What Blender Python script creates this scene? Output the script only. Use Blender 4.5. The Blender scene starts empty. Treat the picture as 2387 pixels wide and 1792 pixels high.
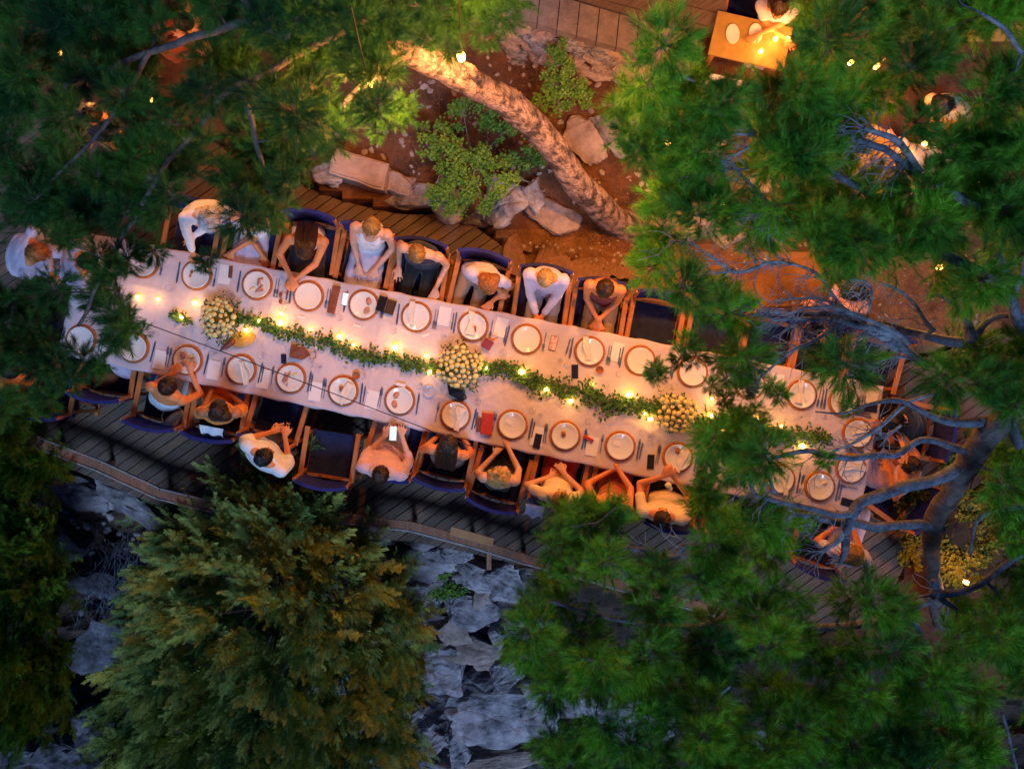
import bpy, bmesh, math, random
import numpy as np
from mathutils import Vector, Matrix, noise, Quaternion
from mathutils.geometry import tessellate_polygon
R_ = math.radians
rnd = random.Random(7)
C = bpy.context.scene.collection
sc = bpy.context.scene
CAM_H = 9.75; FOC = 2025.0

# ------------------------------------------------------------------ camera, world, exposure
cam_d = bpy.data.cameras.new('camera'); cam = bpy.data.objects.new('camera', cam_d); C.objects.link(cam)
cam.location = (0, 0, CAM_H); cam.rotation_euler = (0, 0, 0)
cam_d.sensor_fit = 'HORIZONTAL'; cam_d.angle = 2*math.atan(1193.5/FOC)
cam_d.clip_start = 0.1; cam_d.clip_end = 500
sc.camera = cam
world = bpy.data.worlds.new('World'); sc.world = world; world.use_nodes = True
wn = world.node_tree.nodes; wl = world.node_tree.links; wn.clear()
sky = wn.new('ShaderNodeTexSky'); sky.sky_type = 'NISHITA'; sky.sun_disc = False
SUN_EL, SUN_ROT = R_(1.5), R_(180)
sky.sun_elevation = SUN_EL; sky.sun_rotation = SUN_ROT; sky.ozone_density = 6.0; sky.dust_density = 0.6
bg = wn.new('ShaderNodeBackground'); bg.inputs[1].default_value = 0.135
wo = wn.new('ShaderNodeOutputWorld'); wl.new(sky.outputs[0], bg.inputs[0]); wl.new(bg.outputs[0], wo.inputs[0])
sl = bpy.data.lights.new('dusk_sun', 'SUN'); so = bpy.data.objects.new('dusk_sun', sl); C.objects.link(so)
sl.energy = 1.6; sl.angle = R_(18); sl.color = (0.46, 0.66, 1.0)
so.rotation_euler = (R_(38), R_(8), 0); so.location = (0, 0, 20)
sc.view_settings.view_transform = 'Standard'; sc.view_settings.look = 'None'
sc.view_settings.gamma = 1; sc.view_settings.exposure = 0.36; sc.view_settings.use_curve_mapping = False
try:
    sc.cycles.use_denoising = True; sc.cycles.max_bounces = 6; sc.cycles.transparent_max_bounces = 24
    sc.cycles.sample_clamp_indirect = 4.0; sc.cycles.use_light_tree = True
except Exception: pass

CANDLE_K = 0.26; LAMP_E = 262.0; LAMP_COL = (1.0, 0.37, 0.085)

def P(px, py, z=0.0):
    k = (CAM_H - z)/FOC
    return Vector(((px-1193.5)*k, -(py-896.0)*k, z))
def pix(v):
    k = FOC/(CAM_H - v[2]); return (v[0]*k+1193.5, 896-v[1]*k)

# ------------------------------------------------------------------ materials
MATS = {}
def mat(name, c1, c2=None, rough=0.7, scale=8.0, bump=0.0, bscale=None, metal=0.0, spec=0.5, stretch=None, detail=6.0,
        trans=0.0, emit=None, estr=0.0, island=0.0, sheen=0.0, lo=0.35, hi=0.65, coat=0.0, subs=0.0, rot=None, world=False):
    if name in MATS: return MATS[name]
    m = bpy.data.materials.new(name); m.use_nodes = True
    nt = m.node_tree; N = nt.nodes; L = nt.links; b = N['Principled BSDF']
    b.inputs['Roughness'].default_value = rough; b.inputs['Metallic'].default_value = metal
    b.inputs['Specular IOR Level'].default_value = spec
    b.inputs['Transmission Weight'].default_value = trans
    b.inputs['Coat Weight'].default_value = coat
    b.inputs['Sheen Weight'].default_value = sheen
    c1 = tuple(c1)+(1,); c2 = tuple(c2)+(1,) if c2 else None
    tc = N.new('ShaderNodeTexCoord'); mp = N.new('ShaderNodeMapping'); L.new(N.new('ShaderNodeNewGeometry').outputs['Position'] if world else tc.outputs['Object'], mp.inputs[0])
    if stretch and rot is not None:
        mp.vector_type = 'TEXTURE'; mp.inputs['Rotation'].default_value = (0, 0, R_(rot)); mp.inputs['Scale'].default_value = tuple(1/q for q in stretch)
    elif stretch: mp.inputs['Scale'].default_value = stretch
    col = None
    if c2:
        nz = N.new('ShaderNodeTexNoise'); nz.inputs['Scale'].default_value = scale; nz.inputs['Detail'].default_value = detail
        nz.inputs['Roughness'].default_value = 0.62
        L.new(mp.outputs[0], nz.inputs['Vector'])
        cr = N.new('ShaderNodeValToRGB'); cr.color_ramp.elements[0].color = c1; cr.color_ramp.elements[1].color = c2
        cr.color_ramp.elements[0].position = lo; cr.color_ramp.elements[1].position = hi
        L.new(nz.outputs['Fac'], cr.inputs[0]); col = cr.outputs[0]
    if island:
        g = N.new('ShaderNodeNewGeometry'); hs = N.new('ShaderNodeHueSaturation')
        mr = N.new('ShaderNodeMapRange'); mr.inputs[3].default_value = 1-island; mr.inputs[4].default_value = 1+island
        L.new(g.outputs['Random Per Island'], mr.inputs[0]); L.new(mr.outputs[0], hs.inputs['Value'])
        if col: L.new(col, hs.inputs['Color'])
        else: hs.inputs['Color'].default_value = c1
        col = hs.outputs[0]
    if col: L.new(col, b.inputs['Base Color'])
    else: b.inputs['Base Color'].default_value = c1
    if bump:
        nb = N.new('ShaderNodeTexNoise'); nb.inputs['Scale'].default_value = bscale or scale*3; nb.inputs['Detail'].default_value = 8
        L.new(mp.outputs[0], nb.inputs['Vector'])
        bp = N.new('ShaderNodeBump'); bp.inputs['Strength'].default_value = min(1, bump); bp.inputs['Distance'].default_value = 0.02
        L.new(nb.outputs['Fac'], bp.inputs['Height']); L.new(bp.outputs[0], b.inputs['Normal'])
    if emit:
        b.inputs['Emission Color'].default_value = tuple(emit)+(1,); b.inputs['Emission Strength'].default_value = estr
    if subs:
        b.inputs['Subsurface Weight'].default_value = subs; b.inputs['Subsurface Radius'].default_value = (0.02, 0.008, 0.004)
    MATS[name] = m
    return m
def voro(m, scale=30, dist=0.01, strength=0.6, stretch=None, rot=None, wd=.16):
    """adds a cracked relief to a material"""
    nt = m.node_tree; N = nt.nodes; L = nt.links; b = N['Principled BSDF']
    tc = N.new('ShaderNodeTexCoord'); mp = N.new('ShaderNodeMapping'); L.new(tc.outputs['Object'], mp.inputs[0])
    if rot is not None: mp.vector_type = 'TEXTURE'; mp.inputs['Rotation'].default_value = (0, 0, R_(rot)); mp.inputs['Scale'].default_value = tuple(1/q for q in stretch)
    elif stretch: mp.inputs['Scale'].default_value = stretch
    nd = N.new('ShaderNodeTexNoise'); nd.inputs['Scale'].default_value = scale*.45; nd.inputs['Detail'].default_value = 6; va = N.new('ShaderNodeVectorMath'); va.operation = 'MULTIPLY_ADD'
    L.new(mp.outputs[0], nd.inputs['Vector']); L.new(nd.outputs['Color'], va.inputs[0]); va.inputs[1].default_value = (wd, wd, wd); L.new(mp.outputs[0], va.inputs[2])
    v = N.new('ShaderNodeTexVoronoi'); v.feature = 'DISTANCE_TO_EDGE'; v.inputs['Scale'].default_value = scale
    L.new(va.outputs[0], v.inputs['Vector'])
    cr = N.new('ShaderNodeValToRGB'); cr.color_ramp.elements[1].position = 0.12
    L.new(v.outputs['Distance'], cr.inputs[0])
    bp = N.new('ShaderNodeBump'); bp.inputs['Strength'].default_value = strength; bp.inputs['Distance'].default_value = dist
    L.new(cr.outputs[0], bp.inputs['Height'])
    if b.inputs['Normal'].is_linked: L.new(b.inputs['Normal'].links[0].from_socket, bp.inputs['Normal'])
    L.new(bp.outputs[0], b.inputs['Normal'])
    return m, cr

M_board = mat('deck_wood', (0.10, 0.066, 0.05), (0.20, 0.135, 0.10), 0.6, 5, 0.5, 30, stretch=(1, 12, 1), rot=35)
M_board_b = mat('deck_wood_dark', (0.075, 0.052, 0.042), (0.15, 0.105, 0.08), 0.65, 5, 0.5, 30, stretch=(1, 12, 1), rot=35)
M_board_c = mat('deck_wood_warm', (0.12, 0.075, 0.05), (0.23, 0.145, 0.095), 0.6, 5, 0.5, 30, stretch=(1, 12, 1), rot=35)
M_chair = mat('chair_teak', (0.42, 0.13, 0.035), (0.58, 0.21, 0.06), 0.45, 6, 0.25, 40, stretch=(6, 1, 6))
M_navy = mat('navy_canvas', (0.008, 0.012, 0.055), (0.014, 0.02, 0.085), 0.85, 14, 0.3, 90)
M_blue = mat('blue_canvas', (0.009, 0.012, 0.13), (0.015, 0.02, 0.19), 0.8, 14, 0.3, 90)
M_cloth = mat('white_tablecloth', (0.60, 0.51, 0.56), (0.68, 0.58, 0.63), 0.85, 3, 0.6, 9, sheen=0.2)
M_plate = mat('glazed_plate', (0.82, 0.80, 0.79), None, 0.16, coat=0.5)
M_rattan = mat('rattan', (0.42, 0.12, 0.03), (0.6, 0.2, 0.055), 0.55, 60, 0.9, 140)
M_steel = mat('cutlery_steel', (0.30, 0.42, 0.62), None, 0.3, metal=0.9)
M_gold = mat('brass_handle', (0.75, 0.5, 0.16), None, 0.3, metal=0.9)
M_napkin = mat('napkin_linen', (0.78, 0.68, 0.58), (0.85, 0.77, 0.68), 0.9, 10, 0.5, 30)
M_paper = mat('card_paper', (0.82, 0.78, 0.8), (0.86, 0.82, 0.83), 0.8, 8)
M_glass = bpy.data.materials.new('clear_glass'); M_glass.use_nodes = True
def thin_glass(m):
    N = m.node_tree.nodes; L = m.node_tree.links; N.clear(); o = N.new('ShaderNodeOutputMaterial'); mx = N.new('ShaderNodeMixShader'); t = N.new('ShaderNodeBsdfTransparent'); g = N.new('ShaderNodeBsdfGlossy'); lw = N.new('ShaderNodeLayerWeight')
    t.inputs[0].default_value = (.985, .99, 1, 1); g.inputs['Roughness'].default_value = .05; lw.inputs[0].default_value = .10
    mu = N.new('ShaderNodeMath'); mu.operation = 'MULTIPLY'; mu.inputs[1].default_value = .35; L.new(lw.outputs['Fresnel'], mu.inputs[0]); L.new(mu.outputs[0], mx.inputs[0]); L.new(t.outputs[0], mx.inputs[1]); L.new(g.outputs[0], mx.inputs[2]); L.new(mx.outputs[0], o.inputs[0])
thin_glass(M_glass)
M_wax = mat('candle_wax', (0.9, 0.65, 0.3), None, 0.5, emit=(1.0, 0.42, 0.05), estr=9.0)  # glow put into the wax, standing for the flame's amber halo
M_flame = mat('flame_glow', (1, 0.8, 0.4), None, 0.5, emit=(1.0, 0.66, 0.18), estr=30.0)
M_black = mat('black_plastic', (0.012, 0.012, 0.016), None, 0.3)
M_screen = mat('lit_screen', (0.1, 0.12, 0.15), (0.5, 0.6, 0.7), 0.2, 60, emit=(0.6, 0.8, 0.9), estr=0.8)
M_dkscreen = mat('dark_screen', (0.02, 0.025, 0.06), None, 0.12)
M_leather = mat('brown_leather', (0.16, 0.04, 0.02), (0.24, 0.07, 0.03), 0.5, 20, 0.3)
M_redcloth = mat('red_wallet', (0.45, 0.02, 0.015), (0.55, 0.04, 0.02), 0.6, 20, 0.3)
M_bark = mat('pine_bark', (0.05, 0.034, 0.034), (0.38, 0.25, 0.20), 0.85, 13, 1.0, 60, lo=0.40, hi=0.58, detail=12, stretch=(.5, 1, 1), rot=-47)
voro(M_bark, 13, 0.022, 0.7, stretch=(0.36, 1.0, 1.0), rot=-47, wd=.42)
M_branch = mat('grey_branch', (0.05, 0.06, 0.085), (0.18, 0.21, 0.29), 0.85, 14, 1.0, 50)
M_branch_lt = mat('pale_bare_branch', (0.10, 0.12, 0.16), (0.34, 0.37, 0.45), 0.85, 14, 0.8, 50)
M_branch_dk = mat('dark_branch', (0.06, 0.055, 0.06), (0.16, 0.13, 0.12), 0.9, 14, 0.9, 40)
M_jwood = mat('dark_juniper_wood', (0.018, 0.014, 0.012), (0.05, 0.04, 0.035), 0.9, 14)
M_twig = mat('fine_twig', (0.12, 0.10, 0.09), (0.26, 0.23, 0.22), 0.9, 14)
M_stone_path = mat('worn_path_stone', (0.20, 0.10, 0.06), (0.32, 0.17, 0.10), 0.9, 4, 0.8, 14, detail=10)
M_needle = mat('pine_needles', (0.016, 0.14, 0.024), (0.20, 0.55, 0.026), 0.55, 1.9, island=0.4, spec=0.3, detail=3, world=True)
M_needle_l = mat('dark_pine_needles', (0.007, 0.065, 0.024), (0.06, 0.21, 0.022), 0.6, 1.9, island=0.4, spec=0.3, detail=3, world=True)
M_juniper = mat('juniper_sprays', (0.06, 0.18, 0.055), (0.50, 0.55, 0.12), 0.7, 2.6, island=0.4, spec=0.25, detail=4, world=True)
M_juniper_g = mat('green_juniper_sprays', (0.03, 0.12, 0.010), (0.15, 0.26, 0.015), 0.7, 2.2, island=0.35, spec=0.25, detail=4, world=True)
M_leaf = mat('garland_leaves', (0.02, 0.09, 0.02), (0.075, 0.17, 0.03), 0.6, 9, island=0.35, spec=0.3)
M_shrub = mat('shrub_leaves', (0.05, 0.17, 0.02), (0.14, 0.27, 0.03), 0.6, 6, island=0.35, spec=0.3)
M_yshrub = mat('ochre_shrub_leaves', (0.07, 0.11, 0.01), (0.19, 0.17, 0.015), 0.7, 6, island=0.35, spec=0.3)
M_bloom = mat('cream_bloom', (0.85, 0.70, 0.20), (0.93, 0.85, 0.42), 0.75, 60, 0.5, 200, island=.12)
M_foil = mat('bouquet_paper', (0.35, 0.17, 0.03), (0.5, 0.25, 0.05), 0.6, 20)
M_rock = mat('grey_limestone', (0.06, 0.056, 0.068), (0.44, 0.41, 0.46), 0.9, 3.6, 1.0, 14, detail=14, lo=.33, hi=.62)
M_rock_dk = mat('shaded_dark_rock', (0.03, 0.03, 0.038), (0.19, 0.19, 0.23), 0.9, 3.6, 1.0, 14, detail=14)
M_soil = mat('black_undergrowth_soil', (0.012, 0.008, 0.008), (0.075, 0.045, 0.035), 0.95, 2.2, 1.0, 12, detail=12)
M_cliff = mat('craggy_cliff_rock', (0.03, 0.026, 0.03), (0.40, 0.36, 0.40), 0.95, 1.6, 1.0, 9, detail=14, lo=.40, hi=.66)

M_rock_b = mat('brown_limestone', (0.20, 0.145, 0.13), (0.46, 0.36, 0.33), 0.9, 3.5, 1.0, 10, detail=12)
voro(M_rock, 2.2, 0.035, 0.4, stretch=(1, 2.4, 2.4), wd=.5); voro(M_cliff, 2.0, 0.04, 0.45, stretch=(1, 2.4, 2.4), wd=.5)
M_rock_p = mat('pinkish_stone', (0.30, 0.20, 0.165), (0.44, 0.31, 0.26), 0.85, 5, 0.6, 14, detail=10)
M_ground = mat('needle_strewn_earth', (0.035, 0.014, 0.008), (0.17, 0.07, 0.032), 0.95, 3.2, 1.0, 16, detail=14)
M_path_glow = mat('trodden_earth_lamp_tint', (0.12, 0.05, 0.018), (0.32, 0.15, 0.055), 0.95, 2.6, 0.8, 20, detail=14)  # trodden earth, lamp glow put into its brighter orange colour
M_concrete = mat('terrace_pavers', (0.18, 0.14, 0.125), (0.28, 0.22, 0.20), 0.85, 8, 0.5, 30)
M_mulch = mat('dead_needles', (0.10, 0.045, 0.02), (0.28, 0.13, 0.06), 0.9, 5, island=0.5)
M_tan = mat('tan_table_top', (0.38, 0.22, 0.05), (0.48, 0.29, 0.07), 0.5, 8)
M_rail = mat('rail_wood', (0.26, 0.10, 0.055), (0.42, 0.19, 0.11), 0.6, 5, 0.4, 30, stretch=(10, 1, 1))
M_rail_p = mat('pale_rail_edge', (0.24, 0.22, 0.23), (0.38, 0.35, 0.36), 0.6, 8, 0.3)
M_white = mat('white_painted_metal', (0.78, 0.78, 0.8), None, 0.5)
M_bulb = mat('bulb_glow', (1, 0.9, 0.6), None, 0.4, emit=(1.0, 0.50, 0.07), estr=12.0)
M_brass = mat('lamp_metal', (0.5, 0.35, 0.12), None, 0.4, metal=0.8)
M_wire = mat('black_cable', (0.02, 0.01, 0.012), None, 0.6)
M_water = mat('dark_water', (0.012, 0.02, 0.05), None, 0.2, bump=0.4, bscale=6)

# ------------------------------------------------------------------ mesh helpers
def rotz(v, a):
    c, s = math.cos(a), math.sin(a); return Vector((v[0]*c-v[1]*s, v[0]*s+v[1]*c, v[2]))
def basis(d):
    d = Vector(d).normalized(); a = Vector((0, 0, 1)) if abs(d.z) < 0.9 else Vector((1, 0, 0))
    u = d.cross(a).normalized(); return u, d.cross(u).normalized() * -1
class MB:
    def __init__(s): s.v = []; s.f = []
    def add(s, v, f):
        o = len(s.v); s.v += [tuple(x) for x in v]; s.f += [tuple(i+o for i in q) for q in f]
    def box(s, c, d, rz=0.0, taper=1.0, m=None):
        x, y, z = d[0]/2, d[1]/2, d[2]/2; vs = []
        for k, (sx, sy, sz) in enumerate([(-1,-1,-1),(1,-1,-1),(1,1,-1),(-1,1,-1),(-1,-1,1),(1,-1,1),(1,1,1),(-1,1,1)]):
            t = taper if sz > 0 else 1.0
            p = Vector((sx*x*t, sy*y*t, sz*z))
            p = (m @ p) if m is not None else rotz(p, rz)
            vs.append(p + Vector(c))
        s.add(vs, [(0,3,2,1),(4,5,6,7),(0,1,5,4),(1,2,6,5),(2,3,7,6),(3,0,4,7)])
    def bbox(s, c, d, rz=0.0, b=0.004):
        """box with chamfered vertical and top edges"""
        x, y, z = d[0]/2, d[1]/2, d[2]/2; b = min(b, x*.4, y*.4, z*.8)
        def ring(ix, zz): 
            q = [(-x+ix, -y+ix), (x-ix, -y+ix), (x-ix, y-ix), (-x+ix, y-ix)]
            return [rotz((a_, b_, zz), rz)+Vector(c) for a_, b_ in q]
        vs = ring(0, -z)+ring(0, z-b)+ring(b, z)
        f = [(3,2,1,0)]
        for k in (0, 4):
            for i in range(4): j = (i+1) % 4; f.append((k+i, k+j, k+4+j, k+4+i))
        f.append((8,9,10,11)); s.add(vs, f)
    def bar(s, a, b, w, h, up=(0,0,1)):
        a, b = Vector(a), Vector(b); d = (b-a).normalized(); u = d.cross(Vector(up))
        if u.length < 1e-4: u = d.cross(Vector((1,0,0)))
        u.normalize(); t = u.cross(d).normalized(); vs = []
        for p in (a, b):
            for sx, sy in ((-1,-1),(1,-1),(1,1),(-1,1)): vs.append(p+u*sx*w/2+t*sy*h/2)
        s.add(vs, [(0,3,2,1),(4,5,6,7),(0,1,5,4),(1,2,6,5),(2,3,7,6),(3,0,4,7)])
    def tube(s, pts, rad, seg=6, wob=0.0, seed=0, flat=1.0, cap=True):
        pts = [Vector(p) for p in pts]; n = len(pts)
        if not hasattr(rad, '__len__'): rad = [rad]*n
        vs = []; pu = None
        for i, p in enumerate(pts):
            d = pts[min(i+1, n-1)]-pts[max(i-1, 0)]
            if d.length < 1e-7: d = Vector((0,0,1))
            d.normalize()
            if pu is None: u, w_ = basis(d)
            else:
                u = pu - d*pu.dot(d)
                u = u.normalized() if u.length > 1e-5 else basis(d)[0]
            w_ = d.cross(u); pu = u
            for k in range(seg):
                a = 2*math.pi*k/seg; r = rad[i]
                if wob: r *= 1+wob*noise.noise(Vector((p.x*7+math.cos(a)*1.3+seed, p.y*7+math.sin(a)*1.3, p.z*7)))
                vs.append(p+u*math.cos(a)*r+w_*math.sin(a)*r*flat)
        f = []
        for i in range(n-1):
            for k in range(seg):
                j = (k+1) % seg; f.append((i*seg+k, i*seg+j, (i+1)*seg+j, (i+1)*seg+k))
        if cap: f.append(tuple(range(seg))[::-1]); f.append(tuple((n-1)*seg+k for k in range(seg)))
        s.add(vs, f)
    def ell(s, c, r, m=None, nu=10, nv=7):
        vs = []; f = []; c = Vector(c)
        def T(x, y, z):
            p = Vector((x*r[0], y*r[1], z*r[2])); return (m @ p if m is not None else p)+c
        vs.append(T(0,0,-1))
        for j in range(1, nv):
            t = math.pi*j/nv
            for i in range(nu):
                a = 2*math.pi*i/nu; vs.append(T(math.sin(t)*math.cos(a), math.sin(t)*math.sin(a), -math.cos(t)))
        vs.append(T(0,0,1)); L_ = len(vs)-1
        for i in range(nu): f.append((0, 1+(i+1) % nu, 1+i)); f.append((L_, L_-nu+i, L_-nu+(i+1) % nu))
        for j in range(nv-2):
            for i in range(nu):
                a = 1+j*nu+i; b = 1+j*nu+(i+1) % nu; f.append((a, b, b+nu, a+nu))
        s.add(vs, f)
    def lathe(s, prof, seg=20, c=(0,0,0), close=False):
        vs = []; f = []; n = len(prof)
        for r, z in prof:
            for k in range(seg):
                a = 2*math.pi*k/seg; vs.append((c[0]+r*math.cos(a), c[1]+r*math.sin(a), c[2]+z))
        for i in range(n-1 if not close else n):
            i2 = (i+1) % n
            for k in range(seg):
                j = (k+1) % seg; f.append((i*seg+k, i*seg+j, i2*seg+j, i2*seg+k))
        if not close:
            f.append(tuple(range(seg))[::-1]); f.append(tuple((n-1)*seg+k for k in range(seg)))
        s.add(vs, f)
    def prism(s, poly, z0, z1):
        n = len(poly)
        if n < 3: return
        ar = sum(poly[i][0]*poly[(i+1) % n][1]-poly[(i+1) % n][0]*poly[i][1] for i in range(n))
        if ar < 0: poly = poly[::-1]
        vs = [(p[0], p[1], z0) for p in poly]+[(p[0], p[1], z1) for p in poly]
        tr = tessellate_polygon([[Vector((p[0], p[1], 0)) for p in poly]])
        f = []
        for t in tr:
            a, b, c = t
            pa, pb, pc = poly[a], poly[b], poly[c]
            if (pb[0]-pa[0])*(pc[1]-pa[1])-(pb[1]-pa[1])*(pc[0]-pa[0]) < 0: a, c = c, a
            f.append((a+n, b+n, c+n)); f.append((c, b, a))
        for i in range(n): j = (i+1) % n; f.append((i, j, j+n, i+n))
        s.add(vs, f)
    def mesh(s, name, m, smooth=False):
        me = bpy.data.meshes.new(name); me.from_pydata([tuple(v) for v in s.v], [], s.f)
        me.materials.append(m)
        if smooth: me.polygons.foreach_set('use_smooth', [True]*len(me.polygons))
        me.update(); return me
    def build(s, name, m, parent=None, smooth=False, loc=None, rz=None):
        return link(name, s.mesh(name, m, smooth), parent, loc, rz)
def link(name, me, parent=None, loc=None, rz=None):
    o = bpy.data.objects.new(name, me); C.objects.link(o)
    if parent is not None: o.parent = parent
    if loc is not None: o.location = loc
    if rz is not None: o.rotation_euler = (0, 0, rz)
    return o
def npmesh(name, V, nper, m, smooth=False):
    """V: (n*nper,3) array, consecutive nper vertices make one face"""
    V = np.ascontiguousarray(V, dtype=np.float32); nv = len(V); nf = nv//nper
    me = bpy.data.meshes.new(name); me.vertices.add(nv); me.vertices.foreach_set('co', V.ravel())
    me.loops.add(nv); me.loops.foreach_set('vertex_index', np.arange(nv, dtype=np.int32))
    me.polygons.add(nf); me.polygons.foreach_set('loop_start', np.arange(0, nv, nper, dtype=np.int32))
    me.polygons.foreach_set('loop_total', np.full(nf, nper, dtype=np.int32))
    me.materials.append(m); me.update(calc_edges=True); return me
def thing(name, label, cat, loc=(0,0,0), rz=0.0, group=None, kind=None):
    o = bpy.data.objects.new(name, None); C.objects.link(o); o.empty_display_size = 0.1
    o.location = loc; o.rotation_euler = (0, 0, rz); tag(o, label, cat, group, kind); return o
def tag(o, label=None, cat=None, group=None, kind=None):
    if label: o['label'] = label
    if cat: o['category'] = cat
    if group: o['group'] = group
    if kind: o['kind'] = kind
    return o
def dup(root, loc, rz, label=None, group=None):
    r = root.copy(); C.objects.link(r); r.location = loc; r.rotation_euler = (0, 0, rz)
    if label: r['label'] = label
    if group: r['group'] = group
    for ch in list(root.children):
        c = ch.copy(); C.objects.link(c); c.parent = r
        for g in list(ch.children):
            d = g.copy(); C.objects.link(d); d.parent = c
    return r
def lamp(name, loc, e, col, r=0.03, parent=None):
    l = bpy.data.lights.new(name, 'POINT'); l.energy = e; l.color = col; l.shadow_soft_size = r
    o = bpy.data.objects.new(name, l); C.objects.link(o); o.location = loc
    if parent is not None: o.parent = parent
    return o
def inpoly(x, y, poly):
    r = False; j = len(poly)-1
    for i in range(len(poly)):
        xi, yi = poly[i]; xj, yj = poly[j]
        if (yi > y) != (yj > y) and x < (xj-xi)*(y-yi)/(yj-yi)+xi: r = not r
        j = i
    return r
def smooth_path(pts, n=6):
    """Catmull-Rom through 4-component points"""
    out = []; m = len(pts)
    for i in range(m-1):
        p0, p1, p2, p3 = [np.array(pts[max(0, min(m-1, k))], float) for k in (i-1, i, i+1, i+2)]
        for t in np.linspace(0, 1, n, endpoint=False):
            out.append(0.5*((2*p1)+(-p0+p2)*t+(2*p0-5*p1+4*p2-p3)*t*t+(-p0+3*p1-3*p2+p3)*t**3))
    out.append(np.array(pts[-1], float)); return out

# ------------------------------------------------------------------ ground and deck
RAIL = [(-260,905),(-30,985),(110,1040),(230,1085),(370,1150),(500,1180),(640,1190),(800,1205),(960,1225),(1100,1262),(1220,1300),(1390,1340),(1500,1375),(1700,1430),(1900,1490),(2200,1560),(2700,1660)]
def rail_y(px):
    for (a, b), (c, d) in zip(RAIL, RAIL[1:]):
        if a <= px <= c: return b+(d-b)*(px-a)/(c-a)
    return RAIL[0][1]-140 if px < RAIL[0][0] else RAIL[-1][1]+120
DECK = [(-700,120),(0,250),(420,300),(650,395),(720,440),(800,470),(930,500),(1040,500),(1110,530),(1172,575),(1230,640),(1400,720),(1600,785),(2000,890),(2130,840),(2400,760),(2800,640),
        (2800,1150),(2300,1130),(2150,1230),(2060,1420),(1900,1480),(1700,1420),(1500,1372),(1390,1350),(1290,1330),(1220,1318),(1100,1290),(960,1262),(800,1250),(640,1235),(500,1212),(370,1180),(230,1120),(110,1070),(-30,1015),(-700,800)]
def gz(x, y):
    px, py = pix((x, y, 0.0)); n1 = noise.noise(Vector((x*0.6, y*0.6, 3))); n2 = noise.noise(Vector((x*2.3, y*2.3, 9)))
    d = (py - (rail_y(px)+25))/200.0      # metres below the rail line
    if d > 0:
        base = -0.3-0.95*min(d, 3.4)
        if px > 2050: base = -0.3-0.25*min(d, 3)
        n3 = abs(noise.noise(Vector((x*1.1+5, y*2.6, 1))))
        n4 = 1-abs(noise.noise(Vector((x*2.1+3, y*3.4, 4))))*2; n5 = noise.noise(Vector((x*6.5, y*9, 2)))
        st = math.floor((base+0.4*n1)/0.28)*0.28
        return st*.6+base*.4 + 0.30*n1+0.12*n2-0.45*n3*min(1, d)+min(1, d)*(0.16*n4+0.07*n5)
    up = 0.0
    if inpoly(px, py, DECK): return -0.3
    e = (560+max(0, px-1150)*0.25 - py)/200.0
    if e > 0: up = 0.10+min(e, 3)*0.10
    if px > 2090 and py > 1130: up = 0.02
    return up+0.03*n1+0.025*n2-0.03
PATH_GLOWP = [(1140,520),(1200,555),(1330,550),(1420,590),(1520,560),(1700,580),(1950,600),(2250,600),(2330,780),(2100,850),(1500,760),(1200,650)]  # outline of the earth path that carries the painted lamp glow
def make_ground():
    xs = np.concatenate([[-120, -60, -30, -16, -11], np.arange(-8, 8.01, 0.085), [11, 16, 30, 60, 120]])
    ys = np.concatenate([[-120, -60, -30, -14, -9.5], np.concatenate([np.arange(-6.5, -1.0, 0.06), np.arange(-1.0, 6.51, 0.085)]), [9.5, 14, 30, 60, 120]])
    V = []; nx, ny = len(xs), len(ys)
    for y in ys:
        for x in xs: V.append((x, y, gz(float(x), float(y))))
    Fc = [(j*nx+i, j*nx+i+1, (j+1)*nx+i+1, (j+1)*nx+i) for j in range(ny-1) for i in range(nx-1)]
    me = bpy.data.meshes.new('ground'); me.from_pydata(V, [], Fc); me.materials.append(M_ground); me.materials.append(M_cliff); me.materials.append(M_soil); me.materials.append(M_path_glow)
    for p_ in me.polygons:
        c_ = p_.center; px, py = pix((c_.x, c_.y, 0)); e_ = 60*noise.noise(Vector((c_.x, c_.y, 0))); p_.material_index = (2 if (px < 470+e_ and py > 1225+e_+.25*(px-200)) or px > 1300 else 1) if py > rail_y(px)+38 else (3 if inpoly(px+e_*.4, py+e_*.3, PATH_GLOWP) else 0)
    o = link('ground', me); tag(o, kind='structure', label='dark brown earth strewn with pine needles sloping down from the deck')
make_ground()

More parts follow.
